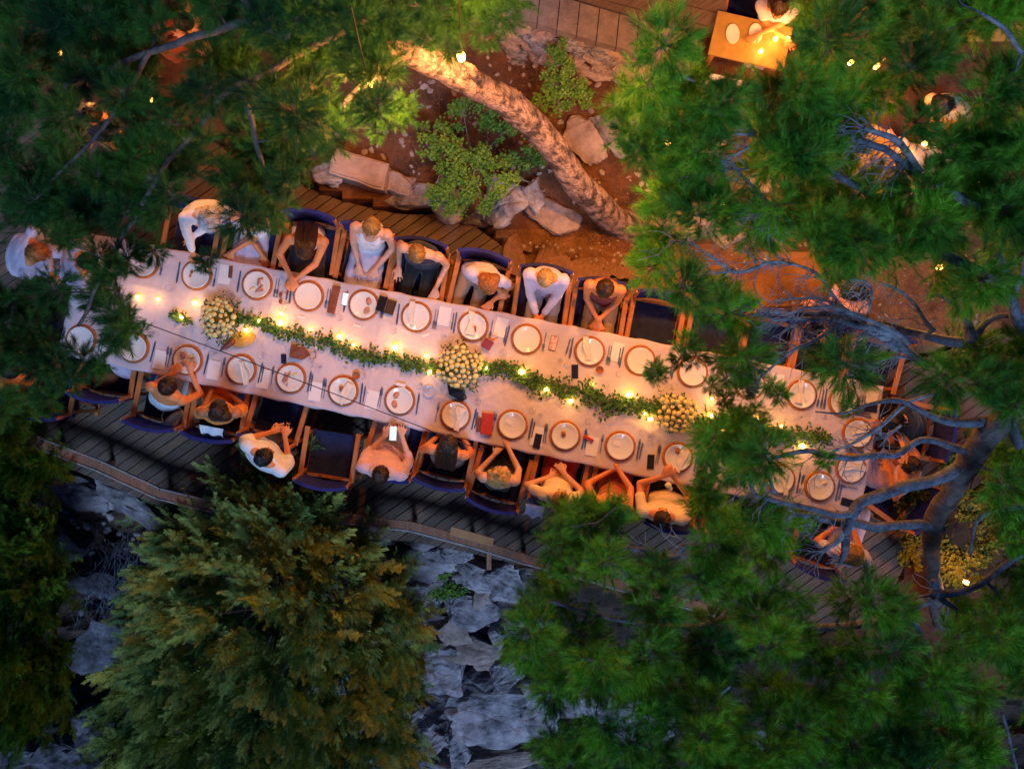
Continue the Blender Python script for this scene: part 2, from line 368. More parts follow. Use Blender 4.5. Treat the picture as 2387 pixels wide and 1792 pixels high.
def clip_half(poly, n, c):   # keep points with n.p <= c
    out = []
    for i in range(len(poly)):
        a, b = poly[i], poly[(i+1) % len(poly)]
        da, db = n[0]*a[0]+n[1]*a[1]-c, n[0]*b[0]+n[1]*b[1]-c
        if da <= 0: out.append(a)
        if (da < 0 < db) or (db < 0 < da):
            t = da/(da-db); out.append((a[0]+(b[0]-a[0])*t, a[1]+(b[1]-a[1])*t))
    return out
def boards(root, poly, ang, w, gap, z0, z1, mats, name='board'):
    ca, sa = math.cos(ang), math.sin(ang); q = [(p[0]*ca+p[1]*sa, -p[0]*sa+p[1]*ca) for p in poly]
    def cross(t):
        out = []
        for i in range(len(q)):
            a, b = q[i], q[(i+1) % len(q)]
            if (a[1] > t) != (b[1] > t): out.append(a[0]+(b[0]-a[0])*(t-a[1])/(b[1]-a[1]))
        return sorted(out)
    c = min(p[1] for p in q); hi = max(p[1] for p in q); r = random.Random(3)
    while c < hi:
        lo_, up_ = c, c+w-gap; m_ = cross((lo_+up_)/2); a_ = cross(lo_+1e-5); b_ = cross(up_-1e-5)
        if len(a_) != len(m_): a_ = m_
        if len(b_) != len(m_): b_ = m_
        for k in range(0, len(m_)-1, 2):
            s0, s1 = min(a_[k], b_[k]), max(a_[k+1], b_[k+1]); cuts = [0.0]
            L_ = m_[k+1]-m_[k]
            if L_ > 3.0: cuts.append(r.uniform(.35, .65))
            cuts.append(1.0)
            for u0, u1 in zip(cuts, cuts[1:]):
                P4 = []
                for row, t, us in ((a_, lo_, (u0, u1)), (b_, up_, (u1, u0))):
                    for u in us: x = row[k]+(row[k+1]-row[k])*u+(.002 if u == u0 and u > 0 else 0); P4.append((x*ca-t*sa, x*sa+t*ca))
                m = MB(); m.prism(P4, z0, z1+r.uniform(-.0025, .0025)); m.build(name, r.choice(mats), root)
        c += w
deck = thing('deck', 'dark timber deck of diagonal boards under the long table', None, kind='structure')
boards(deck, [tuple(P(a, b, 0).xy) for a, b in DECK], R_(35), 0.108, 0.011, -0.028, 0.0, [M_board, M_board, M_board_b, M_board_c])
jm = MB()
for k in range(26):
    x = -6.5+k*0.55
    jm.box((x, 0.2, -0.09), (0.05, 4.2, 0.11), rz=R_(-10))
# joists are kept inside the deck outline
jj = MB()
for k in range(30):
    px = -200+k*90; y0 = rail_y(px)-10; y1 = y0-420
    jj.bar(P(px, y0, -0.11), P(px+60, y1, -0.11), 0.05, 0.12)
jj.build('joist', M_board_b, deck)

# railing along the lower edge
rail = thing('railing', 'low timber handrail following the lower edge of the deck', 'railing')
RZ = 0.34
pts = [(-260,905),(-30,985),(110,1040),(230,1085),(370,1150),(480,1178),(560,1185),(640,1190)]
pts2 = [(640,1190),(800,1205),(960,1225),(1100,1262),(1222,1300),(1390,1345),(1480,1372),(1700,1430)]
def offs(a, b, d, z):
    A, B = P(*a, z), P(*b, z); t = (B-A).normalized(); nn = Vector((-t.y, t.x, 0)); return A+nn*d, B+nn*d
for seg in (pts, pts2):
    for a, b in zip(seg, seg[1:]):
        m = MB(); m.bar(*offs(a, b, 0, RZ), 0.088, 0.03); m.build('top_board', M_rail, rail)
        if seg is pts:
            m = MB(); m.bar(*offs(a, b, 0.056, RZ+0.004), 0.017, 0.045); m.build('edge_batten', M_rail_p, rail)
            m = MB(); m.bar(*offs(a, b, -0.056, RZ+0.004), 0.017, 0.045); m.build('edge_batten', M_rail_p, rail)
        else:
            m = MB(); m.bar(*offs(a, b, -0.058, RZ-0.012), 0.02, 0.06); m.build('edge_batten', M_rail_p, rail)
        p = P(*a, RZ); m = MB(); m.box((p.x, p.y, RZ/2-.01), (0.05, 0.05, RZ)); m.build('post', M_rail, rail)
m = MB(); m.bar(P(1050,1236,0.37), P(1150,1264,0.37), 0.09, 0.02); m.build('repair_board', mat('fresh_wood', (0.5, 0.2, 0.07), (0.6, 0.27, 0.1), 0.5, 8), rail)
m = MB(); m.bar(P(1140,1262,0.33), P(1140,1325,0.12), 0.05, 0.04); m.build('strut', M_rail, rail)

# ------------------------------------------------------------------ rocks
def rock_mesh(seed, sx, sy, sz, m, rough=0.22, flat=0.0, sub=3, cuts=9):
    bm = bmesh.new(); bmesh.ops.create_icosphere(bm, subdivisions=sub, radius=1.0); r = random.Random(seed)
    pl = []
    for _ in range(cuts):
        d = Vector((r.gauss(0,1), r.gauss(0,1), r.gauss(0,.8))).normalized(); pl.append((d, r.uniform(0.45, 0.8)))
    pl.append((Vector((r.uniform(-.2,.2), r.uniform(-.2,.2), 1)).normalized(), 0.62-flat*0.25))
    off = Vector((seed*3.7, seed*1.3, 0))
    for v in bm.verts:
        p = v.co.copy()
        for d, c in pl:
            e = p.dot(d)-c
            if e > 0: p -= d*e*0.96
        p *= 1+rough*noise.fractal(p*1.6+off, 0.8, 2.2, 5)
        p += Vector((noise.noise(p*6+off), noise.noise(p*6+off+Vector((9,0,0))), noise.noise(p*6+off+Vector((0,9,0)))))*0.035
        v.co = Vector((p.x*sx*1.35, p.y*sy*1.35, p.z*sz*1.35))
    me = bpy.data.meshes.new('rock'); bm.to_mesh(me); bm.free(); me.materials.append(m)
    return me
def rock(px, py, w, h, d, rz, seed, m, label, z=None, flat=0.3, sub=4, group=None, name='boulder', rough=0.22):
    """w,h: size in photo pixels; d: height in metres"""
    zz = z
    if zz is None:
        zz = 0.0
        for _ in range(3):
            q = P(px, py, zz); zz = gz(q.x, q.y)+d*0.2
    q = P(px, py, zz); k = (CAM_H-zz)/FOC
    o = link(name, rock_mesh(seed, w*k/2, h*k/2, d/2, m, flat=flat, sub=sub, rough=rough), None, q, R_(rz))
    tag(o, label, 'rock', group); return o
UP = [ # upper bed edge
 (768,402,70,60,0.25,10,2,M_rock,'small grey stone tucked beside the big square block',None,.3),
 (922,432,90,62,0.3,-25,3,M_rock_p,'pale pointed stone beside the big square block',0.12,.5),
 (975,462,120,60,0.3,-8,4,M_rock,'long grey stone behind the chairs, below the bright shrub',0.1,.5),
 (1050,478,90,60,0.28,5,5,M_rock_b,'brownish stone shaded by the bright green shrub',0.08,.4),
 (1185,462,120,105,0.4,30,6,M_rock,'rounded grey boulder under the leaning trunk',0.15,.3),
 (1240,458,60,80,0.35,10,7,M_rock,'narrow upright grey stone beside the leaning trunk',0.15,.2),
 (1300,500,110,70,0.3,-20,8,M_rock_b,'low brown stone near the foot of the leaning trunk',0.1,.4),
 (1130,510,100,50,0.22,-15,9,M_rock,'flat grey stone where deck boards meet bare earth',0.06,.6),
 (1360,318,80,105,0.2,35,10,M_rock_b,'broad brown slab beside the leaning trunk',0.3,.8),
 (1440,310,150,80,0.3,-30,11,M_rock,'lilac grey slab half under the pine branches',0.3,.7),
 (1620,525,95,80,0.5,10,12,M_rock_p,'pink pyramid-shaped stone between pine branches',0.25,0),
 (1560,525,110,80,0.35,-20,13,M_rock_p,'reddish slab beside the pyramid-shaped stone',0.12,.7),
 (1690,545,80,70,0.3,25,14,M_rock_p,'orange-lit stone on the far side of the pyramid stone',0.12,.4),
 (1775,430,75,40,0.25,-8,15,M_rock_p,'small oval pale stone seen through pine branches',0.25,.6),
 (1600,330,140,60,0.3,-10,16,M_rock_b,'rough brown stone deep in the pine shadow',0.3,.5),
]
for r_ in UP: rock(*r_[:9], z=r_[9], flat=r_[10])
bk = MB(); bk.prism([tuple(P(a, b, .4).xy) for a, b in [(786,343),(845,362),(906,381),(900,412),(893,440),(872,437),(820,420),(768,402),(772,372)]], -0.1, 0.4)
bm_ = bmesh.new(); me_ = bk.mesh('boulder', M_rock_p); bm_.from_mesh(me_); bmesh.ops.bevel(bm_, geom=[e for e in bm_.edges if all(v.co.z > .3 for v in e.verts) and e.is_boundary is False and len(e.link_faces) == 2 and e.calc_face_angle(0) > .5], offset=.025, segments=2, affect='EDGES')
bmesh.ops.triangulate(bm_, faces=bm_.faces[:]); bmesh.ops.subdivide_edges(bm_, edges=[e for e in bm_.edges if e.calc_length() > .12], cuts=3, use_grid_fill=True)
for v_ in bm_.verts: v_.co += Vector((noise.noise(v_.co*5), noise.noise(v_.co*5+Vector((7,0,0))), noise.noise(v_.co*7)))*.022
bm_.to_mesh(me_); bm_.free(); tag(link('boulder', me_), 'large flat-topped squared block on the upper deck edge', 'rock')
LO = [
 (100,1105,150,60,0.5,-10,21,M_rock,'jagged blue-grey ledge below the railing corner',-0.35,.5),
 (190,1140,130,70,0.5,-20,22,M_rock,'cracked grey ledge under the handrail start',-0.4,.5),
 (330,1180,190,90,0.6,-28,23,M_rock,'long blue-grey ledge between railing and juniper',-0.4,.6),
 (300,1130,60,45,0.3,0,24,M_rock_b,'small brown stone beneath the handrail',-0.3,.4),
 (420,1230,110,60,0.5,-30,25,M_rock,'sharp grey spur beside the juniper crown',-0.6,.2),
 (905,1258,60,36,0.25,0,26,M_rock,'smooth small grey stone beside the rail, by the juniper',-0.25,.7),
 (975,1264,90,36,0.25,-8,27,M_rock,'oblong grey stone just under the rail',-0.25,.7),
 (970,1310,190,100,0.5,-12,28,M_rock,'wide layered grey rock below the rail',-0.5,.7),
 (1062,1290,70,50,0.35,15,29,M_rock,'hollowed blue stone below the rail strut',-0.3,.6),
 (1110,1330,90,60,0.35,-35,30,M_rock,'slanting pale stone beyond the mossy hollow',-0.45,.4),
 (1178,1355,80,80,0.5,-40,31,M_rock,'pale blue rock touching the pine needles',-0.5,.4),
 (1125,1372,70,70,0.45,0,32,M_rock_b,'round brown rock above the pale pointed boulder',-0.7,.2),
 (1105,1420,130,100,0.6,-20,33,M_rock,'pale pointed boulder in the middle of the gully',-0.9,.4),
 (1050,1470,80,50,0.35,-15,34,M_rock_b,'small ribbed stone beside the pale pointed boulder',-1.2,.4),
 (1160,1480,40,60,0.3,10,35,M_rock,'narrow greenish stone at the pine edge',-1.0,.2),
 (1050,1505,190,60,0.45,-3,36,M_rock_b,'flat layered brown ledge across the gully',-1.5,.8),
 (1030,1565,150,110,0.6,25,37,M_rock,'tilted lilac rock face below the layered ledge',-1.6,.5),
 (1140,1540,60,60,0.3,40,38,M_rock_b,'brown stone wedged beside the tilted rock face',-1.5,.4),
 (1190,1560,70,80,0.5,30,39,M_rock,'pale rock with a reddish stain by the pine edge',-1.5,.3),
 (1160,1650,220,140,0.8,-8,40,M_rock,'large cracked blue-grey boulder low in the gully',-1.9,.5),
 (1240,1660,80,110,0.6,10,41,M_rock,'grey rock shoulder disappearing under the pine',-1.8,.5),
 (1005,1715,90,60,0.5,35,42,M_rock,'blue wedge stone near the bottom of the gully',-2.3,.3),
 (1072,1745,50,80,0.5,5,43,M_rock,'upright narrow block near the bottom of the gully',-2.2,.2),
 (1020,1785,150,70,0.6,-25,44,M_rock,'dark blue slab at the very bottom of the gully',-2.5,.6),
 (1180,1760,170,60,0.4,5,45,M_rock_b,'reddish earth-covered slab at the bottom',-2.4,.7),
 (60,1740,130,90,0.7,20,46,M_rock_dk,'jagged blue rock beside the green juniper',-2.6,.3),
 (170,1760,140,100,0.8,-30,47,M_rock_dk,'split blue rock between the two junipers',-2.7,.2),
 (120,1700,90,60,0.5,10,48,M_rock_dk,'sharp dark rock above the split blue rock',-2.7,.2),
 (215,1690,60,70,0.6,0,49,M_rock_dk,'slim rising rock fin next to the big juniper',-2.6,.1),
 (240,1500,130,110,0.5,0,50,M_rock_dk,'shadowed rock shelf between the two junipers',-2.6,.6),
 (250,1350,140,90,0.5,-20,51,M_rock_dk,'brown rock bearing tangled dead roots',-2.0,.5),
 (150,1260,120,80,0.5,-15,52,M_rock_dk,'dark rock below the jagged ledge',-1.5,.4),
 (1780,1710,80,60,0.5,0,53,M_rock,'white-streaked rock seen through the pine',-1.8,.3),
 (1740,1690,90,80,0.4,20,54,M_rock,'dark blue rock seen through the pine',-1.9,.5),
 (1420,1640,170,90,0.5,0,55,M_rock,'pale rock glimpsed through low pine tufts',-1.6,.5),
 (1330,1620,120,70,0.5,10,56,M_rock,'blue rock glimpsed at the pine edge',-1.5,.5),
 (1500,1700,140,90,0.5,-10,57,M_rock,'bluish rock deep between pine tufts',-1.8,.5),
 (1240,1440,110,70,0.5,0,58,M_rock,'speckled pale rock beneath the pine edge',-0.9,.5),
 (1330,1430,90,50,0.4,0,59,M_rock,'small pale rock beneath the pine tufts',-0.9,.5),
 (1530,1470,90,50,0.4,0,60,M_rock,'patterned grey rock peeking between needles',-1.0,.5),
 (700,1500,300,200,0.8,0,61,M_rock,'hidden grey rock mass behind the juniper crown',-3.0,.5),
]
for r_ in LO: rock(*r_[:9], z=r_[9], flat=r_[10])

# dry stone wall at the top
wall = thing('stone_wall', 'dry stone retaining wall of flat grey stones below the pavers', 'wall')
rw = random.Random(11); k = 0
meshes = [rock_mesh(100+i, .5, .5, .5, [M_rock_p, M_rock, M_rock_b][i % 3], flat=0.8, sub=3, cuts=6) for i in range(9)]
for row in range(7):
    t = 0.0
    while t < 1.0:
        w = rw.uniform(26, 60); px = 1165+t*420+row*6; py = 48+t*115+row*18+rw.uniform(-5, 5)-22
        z = 0.62-row*0.065; q = P(px, py, z); s_ = w*(CAM_H-z)/FOC
        o = link('stone', rw.choice(meshes), wall, q); o.rotation_euler = (rw.uniform(-.15,.15), rw.uniform(-.15,.15), R_(-16)+rw.uniform(-.3,.3))
        o.scale = (s_*1.12, s_*rw.uniform(.45,.7), 0.15); t += w/450.0

# paved terrace with boards behind the wall
ter = thing('terrace', 'brown boarded terrace behind a row of pale pavers', None, kind='structure')
for i in range(9):
    a = 1215+i*46; y = 2+i*13.5
    m = MB(); w = 44
    q = [P(a, y-36, .74), P(a+w, y-36+13, .74), P(a+w-8, y+40+13, .74), P(a-8, y+40, .74)]
    m.prism([tuple(v.xy) for v in q], 0.55, 0.74+rw.uniform(-.006,.006)); m.build('paver', M_concrete, ter)
tp = [tuple(P(a, b, .7).xy) for a, b in [(1150,-260),(1700,-260),(1690,85),(1600,82),(1450,48),(1215,-34)]]
boards(ter, tp, R_(-14), 0.16, 0.008, 0.55, 0.7, [M_board_b, M_board_b, M_board])
# scattered small stones and dead needles
def tri_rocks(n, polys, zf, smin, smax, m, name, label, cat, seed, pieces=None):
    r = random.Random(seed); mb = MB(); c = 0; base = []
    while c < n:
        poly, = [r.choice(polys)]; xs = [p[0] for p in poly]; ys = [p[1] for p in poly]
        px, py = r.uniform(min(xs), max(xs)), r.uniform(min(ys), max(ys))
        if not inpoly(px, py, poly): continue
        q = P(px, py, 0); z = gz(q.x, q.y); q = P(px, py, z); z = gz(q.x, q.y); s_ = r.uniform(smin, smax)
        mm = Matrix.Rotation(r.uniform(0, 6.28), 3, 'Z') @ Matrix.Rotation(r.uniform(-.4,.4), 3, 'X')
        v0 = len(mb.v); mb.ell((q.x, q.y, z+s_*.2), (s_, s_*r.uniform(.5,.9), s_*.5), mm, 6, 4)
        for i in range(v0, len(mb.v)):
            a = Vector(mb.v[i]); cc = Vector((q.x, q.y, z)); mb.v[i] = tuple(cc+(a-cc)*r.uniform(.75, 1.2))
        c += 1
    o = mb.build(name, m); tag(o, label, cat, kind='stuff'); return o
BED = [(700,250),(1000,130),(1200,110),(1460,150),(1530,260),(1560,460),(1500,560),(1380,540),(1180,430),(900,400),(760,350)]
GUL = [(900,1260),(1200,1330),(1300,1800),(950,1800)]
tri_rocks(230, [BED], None, 0.010, 0.05, M_rock_b, 'rubble', 'small pinkish stones scattered over the planted bed', 'stones', 5)
tri_rocks(260, [GUL, [(100,1150),(420,1200),(260,1500),(120,1500)]], None, 0.02, 0.08, M_rock, 'rubble', 'loose grey stones lying in the rocky gully', 'stones', 6)
tri_rocks(240, [[(1180,560),(1500,560),(1560,700),(1300,660)], [(1650,560),(1900,560),(2200,640),(2300,760),(2000,800),(1800,720)]], None, 0.01, 0.03, M_rock_b, 'rubble', 'tiny stones on the trodden earth behind the chairs', 'stones', 8)
# flat stones of the trodden patch right of the deck end
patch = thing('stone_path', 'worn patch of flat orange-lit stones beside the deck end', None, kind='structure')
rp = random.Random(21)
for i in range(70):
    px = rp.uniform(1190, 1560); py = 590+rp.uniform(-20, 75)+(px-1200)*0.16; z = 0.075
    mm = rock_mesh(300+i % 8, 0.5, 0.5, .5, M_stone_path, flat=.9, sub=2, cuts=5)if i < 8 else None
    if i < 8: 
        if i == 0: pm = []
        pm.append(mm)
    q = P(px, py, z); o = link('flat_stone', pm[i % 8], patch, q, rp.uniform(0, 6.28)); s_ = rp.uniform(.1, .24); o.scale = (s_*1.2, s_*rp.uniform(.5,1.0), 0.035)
# dead needle litter
def litter(n, polys, seed, m, name, label):
    r = np.random.RandomState(seed); V = []
    rr = random.Random(seed)
    for i in range(n):
        poly = rr.choice(polys); xs = [p[0] for p in poly]; ys = [p[1] for p in poly]
        for _ in range(30):
            px, py = rr.uniform(min(xs), max(xs)), rr.uniform(min(ys), max(ys))
            if inpoly(px, py, poly): break
        q = P(px, py, 0); z = gz(q.x, q.y)+.012; q = P(px, py, z); z = gz(q.x, q.y)+0.012; a = rr.uniform(0, 6.28); l = rr.uniform(.03,.09)
        d = Vector((math.cos(a), math.sin(a), rr.uniform(-.1,.1)))*l; w = Vector((-math.sin(a), math.cos(a), 0))*0.0022
        p = Vector((q.x, q.y, z)); V += [p-w, p+w, p+d]
    o = link(name, npmesh(name, np.array([tuple(v) for v in V]), 3, m)); tag(o, label, 'litter', kind='stuff')
litter(17000, [BED, BED, GUL, [(1180,540),(1560,540),(1560,700),(1300,680)], [(1900,600),(2250,600),(2300,760),(2000,820)]], 4, M_mulch, 'needle_litter', 'dry pine needles littering the bare earth')
# ------------------------------------------------------------------ the long table
TL, TR, BR, BL = (195,545), (2059,903), (2000,1212), (137,822)
TZ = 0.75
c_tl, c_tr, c_br, c_bl = [P(a, b, TZ) for a, b in (TL, TR, BR, BL)]
TDIR = (c_tr-c_tl).normalized(); TANG = math.atan2(TDIR.y, TDIR.x)   # about -11 deg
def make_table():
    cen = (c_tl+c_tr+c_br+c_bl)/4
    t = thing('banquet_table', 'very long dining table standing on the deck beneath the white cloth', 'table', (0,0,0))
    m = MB(); m.prism([tuple(v.xy) for v in (c_tl, c_tr, c_br, c_bl)], 0.70, 0.735); m.build('tabletop', M_chair, t)
    for i in range(7):
        f = 0.02+i*0.16
        for g in (0.14, 0.86):
            a = c_tl.lerp(c_tr, f); b = c_bl.lerp(c_br, f); p = a.lerp(b, g)
            m = MB(); m.box((p.x, p.y, 0.35), (0.07, 0.07, 0.70), rz=TANG); m.build('leg', M_chair, t)
    # cloth: top sheet plus hanging sides
    nx, ny = 420, 64; V = []; rows = []
    for j in range(-5, ny+6):
        for i in range(-5, nx+6):
            u, v = min(max(i/nx, 0), 1), min(max(j/ny, 0), 1)
            p = c_tl.lerp(c_tr, u).lerp(c_bl.lerp(c_br, u), v)
            du = (i if i < 0 else i-nx if i > nx else 0); dv = (j if j < 0 else j-ny if j > ny else 0)
            dn = Vector((-TDIR.y, TDIR.x, 0))
            dr = max(abs(du), abs(dv)); z = 0.741
            if dr == 0:
                z += 0.003*noise.noise(Vector((p.x*5, p.y*5, 0)))+0.007*max(0, 1-abs(noise.noise(Vector((p.x*1.1+9, p.y*2.3, 2))))*16)+0.006*max(0, 1-abs(((p-c_tl).dot(TDIR)-.35) % 1.15-.55)*38)+0.0025*max(0, 1-abs(noise.noise(Vector((p.x*1.5, p.y*1.5, 7))))*14)
            else:
                drop = [0, 0.006, 0.05, 0.12, 0.19, 0.25][dr]; out = 0.012+0.035*(dr/5)*(0.5+0.5*math.sin(p.x*23+p.y*31))
                z -= drop
                p = p+TDIR*out*(1 if du > 0 else -1 if du < 0 else 0)+dn*out*(-1 if dv > 0 else 1 if dv < 0 else 0)
            V.append((p.x, p.y, z))
    W = nx+11; Fc = [(j*W+i, (j+1)*W+i, (j+1)*W+i+1, j*W+i+1) for j in range(ny+10) for i in range(nx+10)]
    me = bpy.data.meshes.new('tablecloth'); me.from_pydata(V, [], Fc); me.materials.append(M_cloth)
    me.polygons.foreach_set('use_smooth', [True]*len(me.polygons))
    o = link('tablecloth', me); tag(o, 'long white cloth covering the banquet table and hanging over its edges', 'tablecloth')
make_table()
TOPZ = 0.7475

# ------------------------------------------------------------------ director's chairs
def make_chair():
    t = thing('directors_chair', 'x', 'chair')
    for s in (-1, 1):
        m = MB(); m.bbox((s*0.27, 0.02, 0.655), (0.052, 0.52, 0.022), b=0.006); m.build('arm', M_chair, t)
        m = MB(); m.bar((s*0.27, -0.22, 0.63), (s*0.27, -0.26, 0.90), 0.03, 0.025, up=(0,1,0)); m.build('back_post', M_chair, t)
        for y in (-0.2, 0.22):
            m = MB(); m.bar((s*0.26, y, 0.03), (s*0.265, y, 0.645), 0.035, 0.03, up=(0,1,0)); m.build('leg', M_chair, t)
        m = MB(); m.bar((s*0.26, -0.26, 0.02), (s*0.26, 0.27, 0.02), 0.04, 0.035); m.build('foot_rail', M_chair, t)
        m = MB(); m.bar((s*0.235, -0.24, 0.435), (s*0.235, 0.25, 0.435), 0.035, 0.03); m.build('seat_rail', M_chair, t)
    m = MB(); m.bar((-0.24, -0.235, 0.46), (0.24, -0.235, 0.46), 0.03, 0.03); m.build('back_rail', M_chair, t)
    for y, s in ((0.2, 1), (-0.17, -1)):
        m = MB(); m.bar((-0.24, y, 0.05), (0.24, y, 0.42), 0.03, 0.02, up=(0,1,0)); m.build('cross_leg', M_chair, t)
        m = MB(); m.bar((0.24, y+0.025, 0.05), (-0.24, y+0.025, 0.42), 0.03, 0.02, up=(0,1,0)); m.build('cross_leg', M_chair, t)
    # seat: sagging canvas
    V = []; F_ = []; nx, ny = 10, 6
    for j in range(ny+1):
        for i in range(nx+1):
            x = -0.245+0.49*i/nx; y = -0.25+0.49*j/ny; V.append((x, y, 0.462-0.03*math.sin(math.pi*i/nx)*(0.6+0.4*math.sin(math.pi*j/ny))))
    n0 = len(V); V += [(a, b, c-0.008) for a, b, c in V]
    for j in range(ny):
        for i in range(nx):
            a = j*(nx+1)+i; q = (a, a+1, a+nx+2, a+nx+1); F_.append(q); F_.append(tuple(n0+k for k in q[::-1]))
    m = MB(); m.add(V, F_); m.build('seat', M_navy, t, smooth=True)
    m = MB(); N = 12; vs = []
    for i in range(N+1):
        u = -1+2*i/N; x = u*0.275; y = -0.255-0.05*(1-u*u); th = 0.017
        vs += [(x, y-th+.02, 0.53), (x, y+th+.02, 0.53), (x, y+th-0.01, 0.905), (x, y-th-0.01, 0.905)]
    fs = []
    for i in range(N):
        for k in range(4): fs.append((i*4+k, i*4+(k+1) % 4, i*4+4+(k+1) % 4, i*4+4+k))
    fs += [(3,2,1,0), tuple(N*4+k for k in range(4))]; m.add(vs, fs); m.build('backrest', M_blue, t)
    return t
TOPA = TANG+math.pi; BOTA = TANG
CH = [ # px, py (seat), face, label
 (592,572,'t',0,'chair of the guest in the off-shoulder white dress'),
 (728,575,'t',2,'chair behind the woman leaning on folded arms'),
 (856,603,'t',-1,'chair behind the woman in the white v-neck'),
 (980,637,'t',2,'chair behind the blond man in the dark vest'),
 (1118,665,'t',-2,'chair behind the bowed red-haired guest'),
 (1262,697,'t',3,'chair behind the blonde in the lilac shirt'),
 (1392,728,'t',2,'chair behind the woman in dark red'),
 (1524,755,'t',0,'empty chair with violet-blue back beside the pine branches'),
 (1660,775,'t',0,'chair mostly hidden by pine foliage on the far side'),
 (1790,800,'t',0,'dark chair in pine shade next to the long-haired guest'),
 (1902,818,'t',-2,'chair below the long-haired guest, under bare branches'),
 (2030,845,'t',-4,'last chair of the far side, crossed by grey branches'),
 (455,545,'t',0,'chair beside the standing server'),
 (125,905,'b',-1,'chair standing alone at the dark end of the deck'),
 (262,866,'b',2,'chair loaded with a brown bag'),
 (388,930,'b',0,'chair under the guest in the pale blue shirt'),
 (518,955,'b',1,'chair under the woman in bright orange'),
 (652,968,'b',-6,'empty chair tucked in beside the woman in orange'),
 (772,1062,'b',2,'empty chair pushed well back from the table'),
 (922,1042,'b',-6,'chair under the man in the pink shirt'),
 (1042,1062,'b',-2,'chair under the woman with long dark hair'),
 (1165,1112,'b',-6,'chair under the woman with curled blond hair'),
 (1302,1108,'b',-2,'chair under the woman in the red skirt'),
 (1440,1128,'b',-1,'chair under the guest in the rust dress'),
 (1560,1158,'b',0,'chair beside the guest in the white cape'),
 (1700,1185,'b',2,'chair lost under thick pine on the near side'),
 (1905,1262,'b',-8,'splayed chair under the forked bare branches'),
]
ch0 = None
BACKZ = 0.0
for px, py, f, dr, lab in CH:
    p = P(px, py, 0.55); a = (TOPA if f == 't' else BOTA)+R_(dr)
    loc = (p.x, p.y, 0.0)
    if f == 't' and px > 1180 and px < 2000: loc = (p.x, p.y, 0.0)
    if ch0 is None: ch0 = make_chair(); ch0.location = loc; ch0.rotation_euler = (0, 0, a); ch0['label'] = lab; ch0['group'] = 'canvas chairs around the long table'
    else: dup(ch0, loc, a, lab)
for px, py, a, lab in [(2118,1000,90,'chair at the table end holding the guest in black'), (2085,1150,66,'chair at the table end, partly under a thick branch')]:
    p = P(px, py, 0.55); dup(ch0, (p.x, p.y, 0), TANG+R_(a), lab)
ch2 = ch0.copy()
bpy.data.objects.remove(ch2)

# ------------------------------------------------------------------ place settings
SET = [ # px,py, side, phrase, menu?, food, napkin rotation
 (208,596,'t','under the pine at the dark table end',0,None),
 (335,615,'t','under pine needles by the two left candles',0,None),
 (461,640,'t','next to the standing server',1,'fig'),
 (597,664,'t','before the off-shoulder white dress',0,'salad'),
 (721,690,'t','before the woman on folded arms',0,'plain'),
 (845,713,'t','before the white v-neck dress',0,'ham'),
 (970,739,'t','before the man in the dark vest',1,'nap'),
 (1102,764,'t','before the bowed red-haired guest',1,'toast'),
 (1229,790,'t','before the blonde in lilac',0,'plain'),
 (1372,817,'t','before the woman in dark red',1,'plain'),
 (1492,842,'t','before the violet-backed empty chair',0,'card'),
 (1614,866,'t','under the overhanging pine twig',0,'twig'),
 (1750,893,'t','behind the dangling needle bunch',1,'card'),
 (1870,918,'t','second from the bare table corner',0,'cardnap'),
 (1966,937,'t','at the bare table corner',1,'cardnap'),
 (190,790,'b','under the pine on the near dark end',0,None),
 (312,812,'b','above the chair with the brown bag',1,'plain'),
 (435,837,'b','before the pale blue shirt',1,'salad'),
 (559,860,'b','before the woman in bright orange',1,'nap'),
 (680,884,'b','before the tucked-in empty chair',1,'salad'),
 (801,911,'b','before the pushed-back empty chair',1,'roll'),
 (931,936,'b','before the man in pink',1,'ham'),
 (1061,965,'b','before the long dark hair',0,'napcard'),
 (1194,990,'b','before the curled blond hair',1,'card'),
 (1317,1018,'b','before the red skirt',1,'brown'),
 (1446,1043,'b','before the rust dress',1,'card'),
 (1577,1068,'b','before the white cape',0,'napbrown'),
 (1695,1092,'b','under the thickest pine cover',0,'card'),
 (1821,1115,'b','beneath the hooked bare branch',0,'cardnap'),
 (1912,1136,'b','at the near table corner',0,'cardbit'),
 (1999,1009,'e','before the guest in black',0,'cardnap'),
 (1984,1092,'e','at the table end before raised arms',0,'napcard'),
]
ring = MB(); prof = [(0.128, 0.0), (0.160, 0.0), (0.163, 0.006), (0.158, 0.012), (0.135, 0.012), (0.128, 0.006)]
ring.lathe(prof, 40, close=True)
rim_me = ring.mesh('rim', M_rattan, True)
basem = MB(); basem.lathe([(0.0, 0.002), (0.129, 0.002), (0.129, 0.007), (0.0, 0.0071)], 32); disc_me = basem.mesh('woven_disc', M_rattan)
pl = MB(); pl.lathe([(0.001,0.0),(0.075,0.0),(0.08,0.004),(0.128,0.014),(0.137,0.0195),(0.1365,0.022),(0.126,0.019),(0.092,0.0085),(0.085,0.0065),(0.001,0.006)], 40)
plate_me = pl.mesh('plate', M_plate, True)
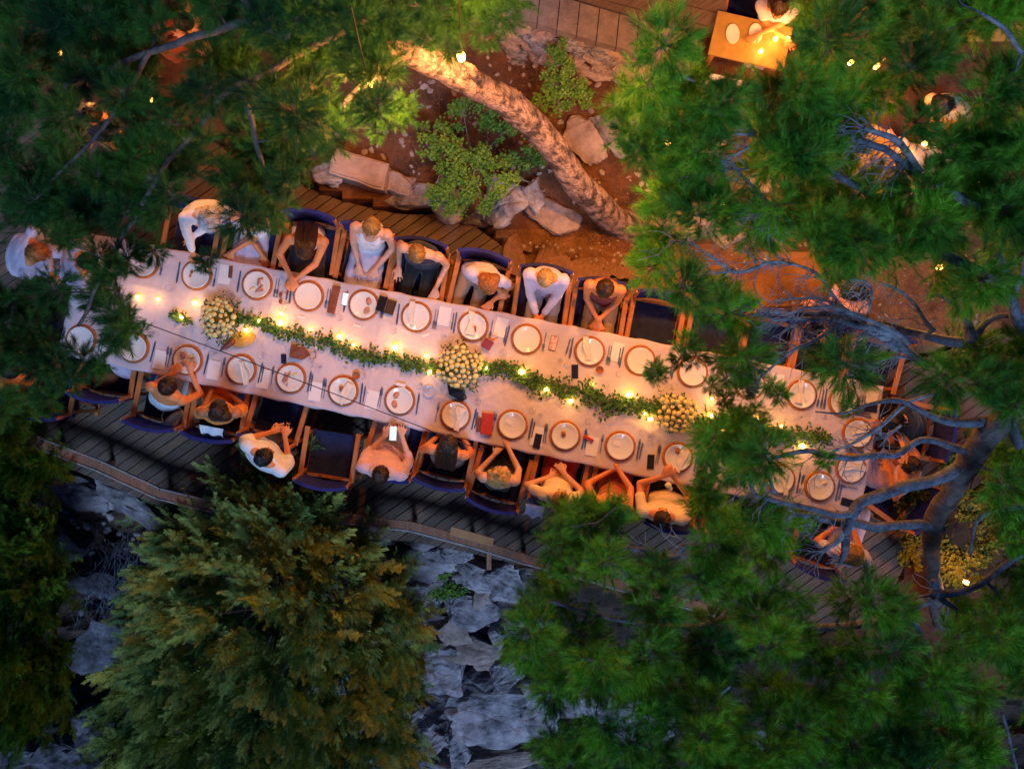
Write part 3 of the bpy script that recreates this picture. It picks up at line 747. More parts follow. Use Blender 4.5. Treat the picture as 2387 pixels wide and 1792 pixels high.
def knife_bm():
    m = MB(); m.add([(-.007,0,0),(.007,0,0),(.008,.105,0),(-.007,.105,0),(-.007,0,.006),(.007,0,.006),(.008,.105,.005),(-.007,.105,.005)], [(3,2,1,0),(4,5,6,7),(0,1,5,4),(1,2,6,5),(2,3,7,6),(3,0,4,7)])
    m2 = MB(); m2.add([(-.008,.105,.001),(.011,.11,.001),(.012,.18,.001),(.004,.225,.001),(-.008,.2,.001),(-.008,.105,.004),(.011,.11,.003),(.012,.18,.003),(.004,.225,.003),(-.008,.2,.004)], [(4,3,2,1,0),(5,6,7,8,9),(0,1,6,5),(1,2,7,6),(2,3,8,7),(3,4,9,8),(4,0,5,9)])
    return m.mesh('knife_handle', M_steel), m2.mesh('blade', M_steel)
kh, kb = knife_bm()
fm = MB(); fm.bar((0,0,.004),(0,.125,.004),.007,.004); fm.bbox((0,.14,.005),(.022,.035,.004))
for i in range(4): fm.bar((-.0085+i*.0057,.155,.005),(-.0085+i*.0057,.2,.007),.003,.003)
fork_me = fm.mesh('fork', M_steel)
fm = MB(); fm.bar((0,0,.004),(0,.14,.004),.007,.004); fm.ell((0,.165,.006),(.016,.026,.004)); spoon_me = fm.mesh('spoon', M_steel, True)
gl = MB(); gl.lathe([(0.001,0.0),(0.034,0.0),(0.034,0.003),(0.006,0.006),(0.004,0.07),(0.012,0.085),(0.033,0.105),(0.038,0.135),(0.033,0.175),(0.031,0.175),(0.036,0.135),(0.031,0.107),(0.010,0.088),(0.001,0.087)], 20)
glass_me = gl.mesh('wine_glass', M_glass, True)
gl = MB(); gl.lathe([(0.001,0.0),(0.027,0.0),(0.034,0.1),(0.032,0.1),(0.0255,0.005),(0.001,0.005)], 20); tumbler_me = gl.mesh('tumbler', M_glass, True)
def crumple(w, h, seed, z=0.02, twist=0.3):
    r = random.Random(seed); N, Mx = 10, 6; V = []; F_ = []
    for j in range(N+1):
        v = j/N; ww = w*(0.35+0.65*abs(math.sin(v*2.6+seed)))*(0.6+0.4*v)
        for i in range(Mx+1):
            u = i/Mx-.5; x = u*ww+0.01*noise.noise(Vector((v*3+seed, u*2, 0)))+math.sin(v*3+seed)*0.012; y = (v-.5)*h
            V.append((x, y, z+0.008+0.012*noise.noise(Vector((u*5+seed, v*4, 1)))+0.004*math.cos(u*14)))
    for j in range(N):
        for i in range(Mx): a = j*(Mx+1)+i; F_.append((a, a+1, a+Mx+2, a+Mx+1))
    m = MB(); m.add(V, F_); o0 = len(V); m.add([(a, b, c-.004) for a, b, c in V], [q[::-1] for q in F_]); return m
nap_me = [crumple(0.10, 0.24, s).mesh('napkin', M_napkin, True) for s in (1, 2, 3)]
M_salad = mat('cured_ham', (0.45, 0.13, 0.08), (0.7, 0.38, 0.26), 0.6, 30, 0.6)
M_yell = mat('yellow_slice', (0.8, 0.62, 0.2), (0.85, 0.72, 0.35), 0.6, 30, 0.3)
M_fig = mat('roast_brown', (0.3, 0.08, 0.02), (0.45, 0.17, 0.05), 0.6, 30, 0.5)
M_green = mat('herb_green', (0.08, 0.2, 0.03), (0.15, 0.3, 0.05), 0.6, 30, 0.5)
def food(kind, seed):
    m = MB(); r = random.Random(seed)
    if kind == 'ham':
        for s in (-1, 1):
            V = []; n = 8
            for i in range(n):
                a = -0.9+1.8*i/(n-1); V.append((s*0.0+0.07*math.sin(a*1.0)*0.6-0.045, s*0.052+0.045*math.cos(a)*s*0.3, 0))
            m.ell((-0.045, s*0.05, 0.013), (0.032, 0.045, 0.007), Matrix.Rotation(s*-.3, 3, 'Z'))
        return m, M_salad
    if kind == 'salad':
        for i in range(14): m.ell((-.035+r.uniform(-.03,.03), r.uniform(-.07,.07), .016+r.uniform(0,.012)), (r.uniform(.01,.024), r.uniform(.008,.018), .007), Matrix.Rotation(r.uniform(0,3), 3, 'Z'), 7, 5)
        return m, M_salad
    if kind in ('brown', 'napbrown', 'roll', 'toast', 'fig'):
        y = 0.05 if kind == 'napbrown' else 0.0
        m.bbox((-0.02, y+.02, .024), (.04, .055, .018), rz=.2, b=.008)
        if kind == 'fig': m = MB(); m.ell((.05, -.02, .022), (.016, .02, .014)); m.ell((.06, .02, .02), (.012, .014, .01))
        return m, M_fig
    return None, None
reflection_mb = MB(); reflection_mb.bbox((0, 0, 0.001), (0.085, 0.045, 0.002), b=.0005); reflection_me = reflection_mb.mesh('plate_reflection', M_paper)  # flat white card that paints a reflection onto the plate
mc = MB(); mc.bbox((0, 0, 0.001), (0.125, 0.20, 0.002), b=.0005); menu_me = mc.mesh('menu_card', M_paper)
for i, (px, py, side, ph, menu, fd) in enumerate(SET):
    rr = random.Random(i+50)
    a = {'t': TANG+math.pi, 'b': TANG, 'e': TANG+math.pi/2}[side]+rr.uniform(-.03,.03)
    q = P(px+rr.uniform(-3,3), py+rr.uniform(-3,3), 0.76)
    def at(dx, dy, dz=0.0): v = rotz((dx, dy, 0), a); return (q.x+v.x, q.y+v.y, TOPZ+dz)
    t = thing('charger', 'round rattan charger ' + ph, 'charger', at(0, 0), a, 'rattan chargers on the long table')
    link('rim', rim_me, t); link('woven_disc', disc_me, t)
    o = link('plate', plate_me, None, at(0, 0, 0.0085), a); tag(o, 'white plate ' + ph, 'plate', 'white dinner plates')
    if fd is None: fd = 'plain'
    if fd == 'plain' and rr.random() < .35: fd = 'nap'
    if 'nap' in fd or fd in ('toast', 'roll'):
        o = link('napkin', nap_me[i % 3], None, at(0.03 if i % 2 else 0.045, -0.03, 0.012), a+rr.uniform(-.4,.4)); tag(o, 'crumpled cream napkin ' + ph, 'napkin', 'napkins left on plates')
    if 'card' in fd:
        o = link('plate_reflection', reflection_me, None, at(-0.035, 0.02, 0.017), a+R_(-15)+TANG*0+rr.uniform(-.2,.2)); tag(o, 'small white painted reflection on the plate ' + ph, 'place card', 'painted reflections on plates')
    if fd == 'cardbit' or fd == 'salad':
        m = MB(); m.ell((.0, .0, .0), (.017, .014, .008)); m.ell((.02, .012, .0), (.012, .012, .006))
        o = m.build('cheese_slice', M_yell, None, True, at(.03, .045, .024), a); tag(o, 'pale yellow cheese on the plate ' + ph, 'cheese', 'cheese on plates')
    m, mm = food(fd, i)
    if m:
        nm = {'ham': 'ham_slice', 'salad': 'cured_ham'}.get(fd, 'bread_roll' if fd != 'fig' else 'fig')
        o = m.build(nm, mm, None, True, at(0, 0, 0.004), a); tag(o, {'ham':'thin ham slices','salad':'heap of cured ham','fig':'brown fig halves'}.get(fd,'dark brown bread piece')+' on the plate '+ph, 'food', 'food on the plates')
    # cutlery and menu between settings
    kn = thing('knife', 'steel dinner knife ' + ph, 'knife', at(0.195, -0.105), a+rr.uniform(-.06,.06), 'dinner knives'); link('handle', kh, kn); link('blade', kb, kn)
    if rr.random() < .8:
        kn = thing('butter_knife', 'smaller steel knife ' + ph, 'knife', at(0.222, -0.09), a+rr.uniform(-.06,.06), 'small knives'); link('handle', kh, kn); link('blade', kb, kn); kn.scale = (.8, .8, .8)
    o = link('fork', fork_me, None, at(-0.190, -0.11), a+rr.uniform(-.06,.06)); tag(o, 'steel dinner fork ' + ph, 'fork', 'dinner forks')
    if rr.random() < .75: o = link('fork', fork_me, None, at(-0.214, -0.105), a+rr.uniform(-.06,.06)); tag(o, 'outer steel fork ' + ph, 'fork', 'outer forks')
    if menu and side != 'e': o = link('menu_card', menu_me, None, at(-0.284, -0.055), a+rr.uniform(-.03,.03)); tag(o, 'white folded menu ' + ph, 'menu', 'menus between the plates')
    o = link('wine_glass', glass_me, None, at(0.19+rr.uniform(-.02,.02), 0.185), 0); tag(o, 'clear stemmed wine glass ' + ph, 'glass', 'wine glasses')
    if i % 2: o = link('tumbler', tumbler_me, None, at(0.27+rr.uniform(-.02,.02), 0.16+rr.uniform(-.02,.02)), 0); tag(o, 'clear water tumbler ' + ph, 'glass', 'water tumblers')

# ------------------------------------------------------------------ phones, bags and small things on the table
def slab(name, px, py, w, l, h, deg, m, lab, cat, z=TOPZ, extra=None):
    q = P(px, py, z+h); t = thing(name, lab, cat, (q.x, q.y, z), R_(deg))
    b = MB(); b.bbox((0, 0, h/2), (w, l, h), b=min(.006, h*.4)); b.build('case' if extra else 'body', m, t)
    if extra:
        b = MB(); b.bbox((0, 0, h+.0006), (w*.9, l*.94, .0012), b=.0004); b.build('screen', extra, t)
    return t
slab('phone', 537, 634, .04, .125, .008, -5, M_leather, 'narrow dark brown phone beside the server\'s plate', 'phone')
slab('phone', 902, 805-135+22, .01, .01, .001, 0, M_black, 'tiny black clip beside the dark purse', 'clip')
slab('purse', 777, 698, .075, .29, .045, -13, M_leather, 'long dark purple purse between two plates of the far side', 'purse')
slab('phone', 804, 697, .06, .13, .009, -10, M_white, 'lit phone beside the long dark purse', 'phone', extra=M_screen)
slab('purse', 889, 708, .085, .16, .05, -18, M_black, 'black clutch beside the ham plate', 'purse')
slab('notebook', 910, 716, .09, .15, .03, -18, mat('dark_brown_card', (.06,.025,.01), None, .7), 'brown notebook lying under the black clutch', 'notebook')
slab('phone', 1290, 800, .073, .148, .009, -13, M_leather, 'phone with bright icons between two bare plates', 'phone', extra=mat('icon_screen', (.3,.02,.01), (.9,.6,.5), .2, 45, emit=(.8,.3,.2), estr=.25))
slab('phone', 1340, 866, .07, .145, .009, 0, M_black, 'dark blue phone beside the middle garland', 'phone', extra=M_dkscreen)
slab('phone', 1253, 1028, .075, .155, .009, -12, M_leather, 'dark phone overhanging the near table edge', 'phone', extra=M_dkscreen)
slab('phone', 1517, 1076, .072, .15, .009, -3, M_black, 'black phone on the menu before the white cape', 'phone', extra=M_dkscreen)
slab('phone', 2030, 950, .09, .135, .009, 84, M_black, 'black phone at the bare table corner', 'phone', extra=M_dkscreen)
slab('phone', 1978, 1172, .08, .15, .01, 75, M_black, 'black phone at the near table corner', 'phone', extra=M_dkscreen)
slab('phone', 661, 836, .055, .095, .012, 2, M_black, 'small black device between two near-side plates', 'phone', extra=M_dkscreen)
slab('wallet', 1117, 990, .06, .15, .02, -3, M_leather, 'dark violet wallet beside the red pouch', 'wallet')
slab('pouch', 1135, 988, .12, .225, .035, -6, M_redcloth, 'red fabric pouch beside the curled blonde\'s plate', 'pouch')
slab('glasses_case', 1372, 1022, .035, .11, .03, -68+90+40, M_redcloth, 'slim red and violet spectacle case', 'case')
slab('gift_box', 1136, 802, .1, .1, .06, -32, mat('plum_box', (.2,.02,.06), (.3,.05,.1), .5, 9), 'plum gift box with an orange ribbon by the middle bouquet', 'box')
o = MB(); q = P(1150,792,.81); o.bar((-.05,0,0),(.05,.02,0),.015,.008); o.ell((0,.0,.008),(.02,.013,.008)); o = o.build('ribbon', mat('orange_ribbon', (.6,.15,.02), None, .5), None, False, (q.x, q.y, .811), 0); tag(o, 'orange bow tied on the plum gift box', 'ribbon')
# brown handbag lying with round handle
def handbag():
    q = P(700, 822, .79); t = thing('handbag', 'russet handbag with round handle lying below the garland', 'bag', (q.x, q.y, TOPZ), R_(-8))
    m = MB(); m.add([(-.11,.07,0),(-.11,-.065,0),(.02,-.07,0),(.085,-.02,0),(.085,.015,0),(.0,.055,0),(-.105,.065,.05),(-.105,-.06,.05),(.02,-.062,.05),(.075,-.015,.035),(.075,.01,.035),(.0,.05,.05)], [(5,4,3,2,1,0),(6,7,8,9,10,11),(0,1,7,6),(1,2,8,7),(2,3,9,8),(3,4,10,9),(4,5,11,10),(5,0,6,11)])
    m.build('pouch', M_leather, t)
    m = MB(); pts = [(0.125+.035*math.cos(a), -.012+.04*math.sin(a), .02) for a in np.linspace(0, 6.28, 18)]; m.tube(pts, .004, 5); m.build('handle', M_leather, t)
    for s in (-1, 1): m = MB(); m.ell((.09, -.005+s*.02, .03), (.009, .007, .007), None, 8, 5); m.build('buckle', M_gold, t)
handbag()
# sunglasses, dark clutch under bouquet, spoon rest
def sunglasses(px, py, deg, lab):
    q = P(px, py, .76); t = thing('sunglasses', lab, 'sunglasses', (q.x, q.y, TOPZ), R_(deg))
    for s in (-1, 1): m = MB(); m.ell((0, s*.033, .012), (.02, .028, .006), None, 10, 5); m.build('lens', M_leather, t)
    for s in (-1, 1): m = MB(); m.bar((.0, s*.06, .012), (.09, s*.05, .008), .004, .004); m.build('temple', M_leather, t)
sunglasses(654, 695, 0, 'brown sunglasses lying above the brightest garland candle')
def clutch():
    q = P(1062, 915, .8); t = thing('clutch', 'black folded clutch tucked under the middle bouquet', 'purse', (q.x, q.y, TOPZ), R_(-22))
    m = MB(); m.add([(-.12,.05,0),(-.06,-.05,0),(.1,-.06,0),(.13,-.01,0),(.07,.05,0),(-.11,.045,.05),(-.055,-.045,.05),(.09,-.05,.04),(.12,-.01,.04),(.06,.045,.05)], [(4,3,2,1,0),(5,6,7,8,9),(0,1,6,5),(1,2,7,6),(2,3,8,7),(3,4,9,8),(4,0,5,9)])
    m.build('flap', M_black, t); m = MB(); m.ell((.1,-.01,.045), (.007,.007,.004), None, 8, 5); m.build('clasp', M_gold, t)
clutch()
def seq(px, py, w, l, deg, name, lab, m=M_paper, z=TOPZ):
    q = P(px, py, z); b = MB(); b.bbox((0,0,.003), (w, l, .006), b=.002); o = b.build(name, m, None, False, (q.x, q.y, z), R_(deg)); tag(o, lab, name.replace('_', ' ')); return o
seq(934, 897, .1, .035, -14, 'napkin_ring', 'silver-white napkin ring above the ham plate of the near side', M_white, TOPZ+.02)
seq(703, 739, .075, .022, -14, 'name_tag', 'white name tag by the spilled-over napkin')
seq(832, 759, .08, .022, -14, 'name_tag', 'white name tag beneath the white v-neck\'s plate')
seq(992, 781, .085, .03, 22, 'name_tag', 'tilted name tag beneath the dark vest man\'s plate')
for px, py, lab in [(1000,912,'frosted side plate above the menu near the middle bouquet')]:
    q = P(px, py, .76); b = MB(); b.lathe([(.001,0),(.055,0),(.067,.01),(.065,.012),(.055,.004),(.001,.004)], 24); o = b.build('side_plate', mat('frosted_dish', (.5,.5,.62), None, .3), None, True, (q.x, q.y, TOPZ)); tag(o, lab, 'dish')
for px, py, lab, mm_ in [(1398,862,'orange dip bowl beside the bare plate',M_fig),(830,875,'little orange bowl touching a charger',M_rattan)]:
    q = P(px, py, .78); b = MB(); b.lathe([(.001,0),(.03,0),(.042,.03),(.039,.03),(.03,.01),(.001,.012)], 20); o = b.build('bowl', mm_, None, True, (q.x, q.y, TOPZ)); tag(o, lab, 'bowl')
# food board near the first bouquet
q = P(565, 792, .76); b = MB(); b.lathe([(.001,0),(.11,0),(.125,.015),(.12,.018),(.001,.012)], 28); o = b.build('bread_basket', mat('amber_wood', (.5,.25,.03), (.65,.36,.06), .4, 14, .3), None, True, (q.x, q.y, TOPZ)); o.scale = (1.1, .65, 1); o.rotation_euler = (0, 0, R_(10)); tag(o, 'amber wooden serving dish beside the first bouquet', 'dish')
q = P(533, 806, .79); b = MB(); b.lathe([(.001,0),(.026,0),(.03,.03),(.03,.1),(.011,.14),(.011,.17),(.001,.17)], 18); o = b.build('bottle', M_leather, None, True, (q.x+.05, q.y+.05, TOPZ+.03)); o.rotation_euler = (0, R_(90), R_(35+180)); tag(o, 'small dark brown bottle lying beside the first bouquet', 'bottle')

# ------------------------------------------------------------------ candles
CAN = [ (319,693,1,'under the pine, lone one at the dark end'),(365,697,0,'beside the lone dark-end one'),(453,706,1,'directly above the first bouquet'),(422,739,1,'at the pine side of the first bouquet'),
 (573,770,1,'on the amber serving dish'),(602,747,0,'just past the first bouquet'),(652,752,2,'the brightest between first bouquet and handbag'),(653,730,0,'touching the sunglasses'),(723,767,0,'beneath the folded-arms woman\'s plate'),
 (790,785,1,'in the middle of the first garland'),(824,804,0,'on the near edge of the first garland'),(921,810,2,'big one beneath the dark vest man\'s plate'),(993,829,0,'just short of the middle bouquet'),(1000,867,1,'below the middle bouquet, by the frosted dish'),
 (1133,858,1,'at the far side of the middle bouquet'),(1216,867,2,'big one beneath the blonde in lilac'),(1274,908,1,'on the second garland before the curled blonde'),(1381,896,0,'on the second garland beside the dip bowl'),(1331,935,1,'on the near edge before the red skirt'),
 (1467,920,2,'tall one by the violet-backed chair\'s plate'),(1503,965,0,'paired, inner one before the third bouquet'),(1517,976,1,'paired, outer one before the third bouquet'),(1661,930,0,'small one past the third bouquet'),(1656,968,2,'bright one past the third bouquet'),
 (1763,976,2,'under the pine between the two last garlands'),(1683,1002,0,'half buried in pine needles'),(1823,993,0,'at the far edge of the last garland'),(1870,1041,2,'big one at the near edge of the last garland')]
cg = {}
for s_, (r, h) in {0: (.022,.05), 1: (.032,.07), 2: (.042,.10)}.items():
    g_ = MB(); g_.lathe([(.001,0),(r*.92,0),(r,h*.5),(r,h),(r*.93,h),(r*.93,h*.5),(r*.85,.004),(.001,.004)], 20)
    w = MB(); w.lathe([(.001,.005),(r*.8,.005),(r*.8,h*.45),(r*.6,h*.42),(.001,h*.40)], 16)
    fl = MB(); fl.lathe([(.001,h*.43),(r*.42,h*.55),(r*.38,h*.75),(r*.15,h*.95),(.0005,h*1.05)], 10)
    wk = MB(); wk.tube([(0,0,h*.38),(0,0,h*.5)], .0012, 5)
    cg[s_] = (g_.mesh('holder', M_glass, True), w.mesh('wax', M_wax, True), fl.mesh('flame', M_flame, True), wk.mesh('wick', M_wire), h)
for px, py, s_, lab in CAN:
    q = P(px, py, TOPZ+.05); g_, w, fl, wk, h = cg[s_]
    t = thing('candle', 'lit candle, '+lab, 'candle', (q.x, q.y, TOPZ), 0, 'lit candles along the table')
    link('holder', g_, t); link('wax', w, t); link('wick', wk, t)
    f = link('flame', fl, t)
    lamp('flame_light', (0, 0, h*1.15+.035), (1.2, 1.9, 3.0)[s_]*CANDLE_K, (1.0, .44, .09), .012, t)

# ------------------------------------------------------------------ bouquets
bl = []
for s_ in range(4):
    m = MB(); r = random.Random(s_); m.ell((0,0,0), (.0195,.0185,.014), None, 12, 7)
    for k in range(18):
        a = r.uniform(0, 6.283); t = r.uniform(.8, 1.6); p = Vector((math.sin(t)*math.cos(a)*.0195, math.sin(t)*math.sin(a)*.0185, math.cos(t)*.014)); n_ = p.normalized(); u_, w_ = basis(n_)
        m.add([p+u_*.004, p+w_*.004, p-u_*.004, p-w_*.004, p+n_*.004], [(0,1,4),(1,2,4),(2,3,4),(3,0,4)])
    bl.append(m.mesh('bloom', M_bloom, True))
def leafset(n, area, seed, sz, zmin, zmax, tilt=.5, broad=.42):
    """area(r)->(x,y,z) ; folded pointed leaves as one triangle-soup"""
    r = random.Random(seed); V = []
    for _ in range(n):
        c = Vector(area(r)); a = r.uniform(0, 6.283); l = sz*r.uniform(.6, 1.25); t = r.uniform(-tilt, tilt*1.6)
        d = Vector((math.cos(a)*math.cos(t), math.sin(a)*math.cos(t), math.sin(t))); s = Vector((-math.sin(a), math.cos(a), r.uniform(-.6,.6))).normalized(); up = d.cross(s)
        if up.z < 0: up = -up
        w = l*broad; p0 = c; p3 = c+d*l-up*l*.12; p1 = c+d*l*.3+s*w*.5+up*l*.08; p2 = c+d*l*.68+s*w*.36+up*l*.05; p4 = c+d*l*.68-s*w*.36+up*l*.05; p5 = c+d*l*.3-s*w*.5+up*l*.08; mid = c+d*l*.5
        for tri in ((p0,p1,mid),(p1,p2,mid),(p2,p3,mid),(p3,p4,mid),(p4,p5,mid),(p5,p0,mid)): V += [tuple(q) for q in tri]
    return np.array(V)
def bouquet(px, py, R, lab, seed, nb):
    q = P(px, py, .92); t = thing('bouquet', lab, 'bouquet', (q.x, q.y, TOPZ))
    m = MB(); m.lathe([(.001,0),(.05,0),(.055,.06),(.045,.1),(.05,.12),(.001,.12)], 16); m.build('vase', M_foil, t, True)
    r = random.Random(seed); pts = []; tries = 0
    while len(pts) < nb and tries < 6000:
        tries += 1; a = r.uniform(0, 6.283); rad = math.sqrt(r.random())*R
        rad *= .92+.26*noise.noise(Vector((math.cos(a)*1.6+seed, math.sin(a)*1.6, 0))); p = Vector((rad*math.cos(a), rad*math.sin(a), 0)); md = .050 if tries < 3500 else .044
        if all((p-o_).length > md*.98 for o_ in pts): pts.append(p)
    stm = MB()
    for p in pts:
        z = .23-(p.length/R)**2*.09+r.uniform(-.03,.025); p3 = Vector((p.x, p.y, z)); o = link('bloom', r.choice(bl), t, p3)
        nrm = Vector((p.x*3.2, p.y*3.2, 1)).normalized(); o.rotation_euler = nrm.to_track_quat('Z', 'Y').to_euler(); s_ = r.uniform(.95, 1.6); o.scale = (s_, s_*r.uniform(.85,1), s_)
        stm.tube([(p.x*.15, p.y*.15, .1), (p.x*.7, p.y*.7, z*.7), p3], .0022, 4)
    stm.build('stems', M_green, t)
    def area(r_): a = r_.uniform(0, 6.283); d = math.sqrt(r_.random())*R*(1.05+.28*math.sin(a*3+seed)*math.sin(a*5)); return (d*math.cos(a), d*math.sin(a), .13-(d/R)**2*.06+r_.uniform(-.05,.02))
    o = link('foliage', npmesh('foliage', leafset(420, area, seed, .05, 0, 0, broad=.25), 3, M_leaf), t); tag(o, kind='stuff')
bouquet(507, 741, .21, 'round bouquet of cream pompon flowers at the shaded end', 3, 42)
bouquet(1069, 855, .225, 'dome of cream pompon flowers in the middle of the table', 4, 52)
bouquet(1579, 963, .21, 'bouquet of cream pompon flowers beside the pine branches', 5, 42)

# ------------------------------------------------------------------ leaf garlands
def garland(path, lab, seed, n, wid, m=M_leaf):
    pp = smooth_path([tuple(P(a, b, .79).xy)+(.0, wid_) for a, b, wid_ in path], 8)
    def area(r):
        k = r.randrange(len(pp)-1); f = r.random(); a = pp[k]*(1-f)+pp[k+1]*f; w = a[3]*wid
        cl = noise.noise(Vector((a[0]*4+seed, a[1]*4, 0)))*w*.7
        return (a[0]+r.gauss(0, w*.45)+cl*.2, a[1]+r.gauss(0, w*.5)+cl, TOPZ+.01+abs(r.gauss(0, .025)))
    t = thing('leaf_garland', lab, 'garland', (0,0,0), 0, 'leaf garlands along the table')
    m_ = MB(); m_.tube([(a[0]+.01*math.sin(i*1.7), a[1]+.012*math.cos(i*1.3), TOPZ+.012) for i, a in enumerate(pp)], .004, 5); m_.build('stem', M_twig, t)
    o = link('foliage', npmesh('foliage', leafset(n, area, seed, .042, 0, 0, broad=.62), 3, m), t); tag(o, kind='stuff')
    r = random.Random(seed); m_ = MB()
    for i in range(int(n/28)):
        p = area(r); q_ = Vector((p[0]+r.uniform(-.09,.09), p[1]+r.uniform(-.09,.09), TOPZ+.02)); m_.tube([p, (Vector(p)+q_)/2+Vector((0,0,.01)), q_], .0018, 4)
    m_.build('twigs', M_twig, t)
garland([(400,735,.7),(440,745,.8)], 'short leafy end of garland beside the first bouquet', 11, 110, .06)
garland([(545,745,.6),(600,755,.8),(680,780,1),(770,800,1.0),(840,822,1),(910,836,1.0),(980,850,.9),(1030,862,.6)], 'leafy garland between the first and middle bouquets', 12, 1150, .08)
garland([(1120,858,.6),(1180,866,1),(1240,890,1.1),(1300,908,1.2),(1370,922,1.2),(1430,945,1.3),(1490,950,1.1),(1540,955,.7)], 'broad leafy garland between the middle and third bouquets', 13, 1500, .088)
garland([(1620,975,.6),(1680,990,.8),(1740,1000,.8),(1800,1010,1),(1860,1015,1.2),(1930,1022,.9)], 'ochre-green garland at the bare end of the table', 14, 1000, .09, M_yshrub if False else M_leaf)
# ------------------------------------------------------------------ people
SK = {'tan': mat('skin_tan', (0.70, 0.24, 0.085), (0.76, 0.28, 0.10), 0.5, 20, 0.2, 60, subs=0.1), 'fair': mat('skin_fair', (0.70, 0.36, 0.23), (0.76, 0.42, 0.29), 0.5, 20, 0.2, 60, subs=0.1),
      'deep': mat('skin_deep', (0.42, 0.16, 0.07), (0.48, 0.2, 0.09), 0.5, 20, 0.2, 60, subs=0.1)}
HR = {'black': mat('hair_black', (0.006, 0.005, 0.006), (0.014, 0.012, 0.013), 0.45, 30, 0.4, 90, island=.4), 'brown': mat('hair_brown', (0.022, 0.008, 0.004), (0.055, 0.02, 0.009), 0.45, 30, 0.4, 90, island=.4),
      'red': mat('hair_copper', (0.30, 0.10, 0.02), (0.45, 0.17, 0.04), 0.45, 30, 0.4, 90, island=.4), 'blond': mat('hair_blond', (0.42, 0.24, 0.07), (0.62, 0.38, 0.14), 0.45, 30, 0.4, 90, island=.4),
      'sand': mat('hair_sandy', (0.26, 0.13, 0.03), (0.40, 0.22, 0.06), 0.45, 30, 0.4, 90, island=.4), 'grey': mat('hair_grey', (0.3, 0.28, 0.3), (0.6, 0.58, 0.62), 0.45, 30, 0.4, 90, island=.4)}
def fab(n, c, d=None): return mat('fabric_'+n, c, d or tuple(min(1, q*1.18) for q in c), 0.85, 6, 0.5, 24, sheen=.2)
FB = {'white': fab('white', (.74,.74,.80)), 'lilac': fab('lilac', (.56,.50,.66)), 'pink': fab('pink', (.68,.42,.46)), 'paleblue': fab('pale_blue', (.52,.62,.72)), 'navy': fab('navy', (.012,.016,.045)),
      'black': fab('black', (.01,.01,.013)), 'orange': fab('orange', (.72,.24,.03)), 'red': fab('red', (.36,.015,.012)), 'rust': fab('rust', (.36,.06,.015)), 'cream': fab('cream', (.76,.58,.36)),
      'fur': fab('fur_vest', (.05,.028,.022), (.16,.11,.10)), 'grey': fab('grey', (.28,.26,.32)), 'yellow': fab('yellow', (.7,.42,.03)), 'sleeve': mat('patterned_sleeve', (.62,.16,.16), (.72,.62,.66), .8, 14, lo=.45, hi=.52, detail=1),
      'darkred': fab('dark_red', (.16,.008,.01)), 'khaki': fab('khaki', (.30,.20,.13))}
def capsule(m, a, b, ra, rb, seg=12, flat=1.0):
    a, b = Vector(a), Vector(b); d = (b-a)
    if d.length < 1e-4: d = Vector((0,0,.001))
    n = d.normalized()
    m.tube([a-n*ra*.96, a-n*ra*.7, a-n*ra*.3, a, a.lerp(b,.5), b, b+n*rb*.3, b+n*rb*.7, b+n*rb*.96], [ra*.25, ra*.7, ra*.95, ra, (ra+rb)/2, rb, rb*.95, rb*.7, rb*.25], seg, flat=flat)
def remesh(m, vox, mt, name, sm=3, wr=0.0, seed=0):
    me = bpy.data.meshes.new('tmp'); me.from_pydata(m.v, [], m.f); me.materials.append(mt)
    ob = bpy.data.objects.new('tmp', me); C.objects.link(ob)
    r = ob.modifiers.new('r', 'REMESH'); r.mode = 'VOXEL'; r.voxel_size = vox
    if sm: s = ob.modifiers.new('s', 'SMOOTH'); s.factor = .5; s.iterations = sm
    dg = bpy.context.evaluated_depsgraph_get()
    out = bpy.data.meshes.new_from_object(ob.evaluated_get(dg)); out.name = name
    bpy.data.objects.remove(ob); bpy.data.meshes.remove(me)
    if wr:
        nv = len(out.vertices); co = np.empty(nv*3, np.float32); no = np.empty(nv*3, np.float32)
        out.vertices.foreach_get('co', co); out.vertices.foreach_get('normal', no); co = co.reshape(-1,3); no = no.reshape(-1,3)
        x, y, z = co[:,0]*38, co[:,1]*38, co[:,2]*38
        h = np.sin(x+1.7*np.sin(y*.6+seed)+seed)*np.sin(y*.8+1.3*np.sin(z*.7+seed*2))+.6*np.sin(z*1.1+x*.6+2*np.sin(y*.4))
        co += no*(h*wr)[:,None]; out.vertices.foreach_set('co', co.ravel())
    if not out.materials: out.materials.append(mt)
    out.polygons.foreach_set('use_smooth', [True]*len(out.polygons)); out.update(); return out
def ik(S, T, a, b, hint):
    S, T = Vector(S), Vector(T); d = T-S; L_ = min(d.length, (a+b)*.985); n = d.normalized(); T = S+n*L_
    x = (a*a-b*b+L_*L_)/(2*L_); h = math.sqrt(max(0, a*a-x*x)); q = Vector(hint)-n*Vector(hint).dot(n)
    return S+n*x+q.normalized()*h, T
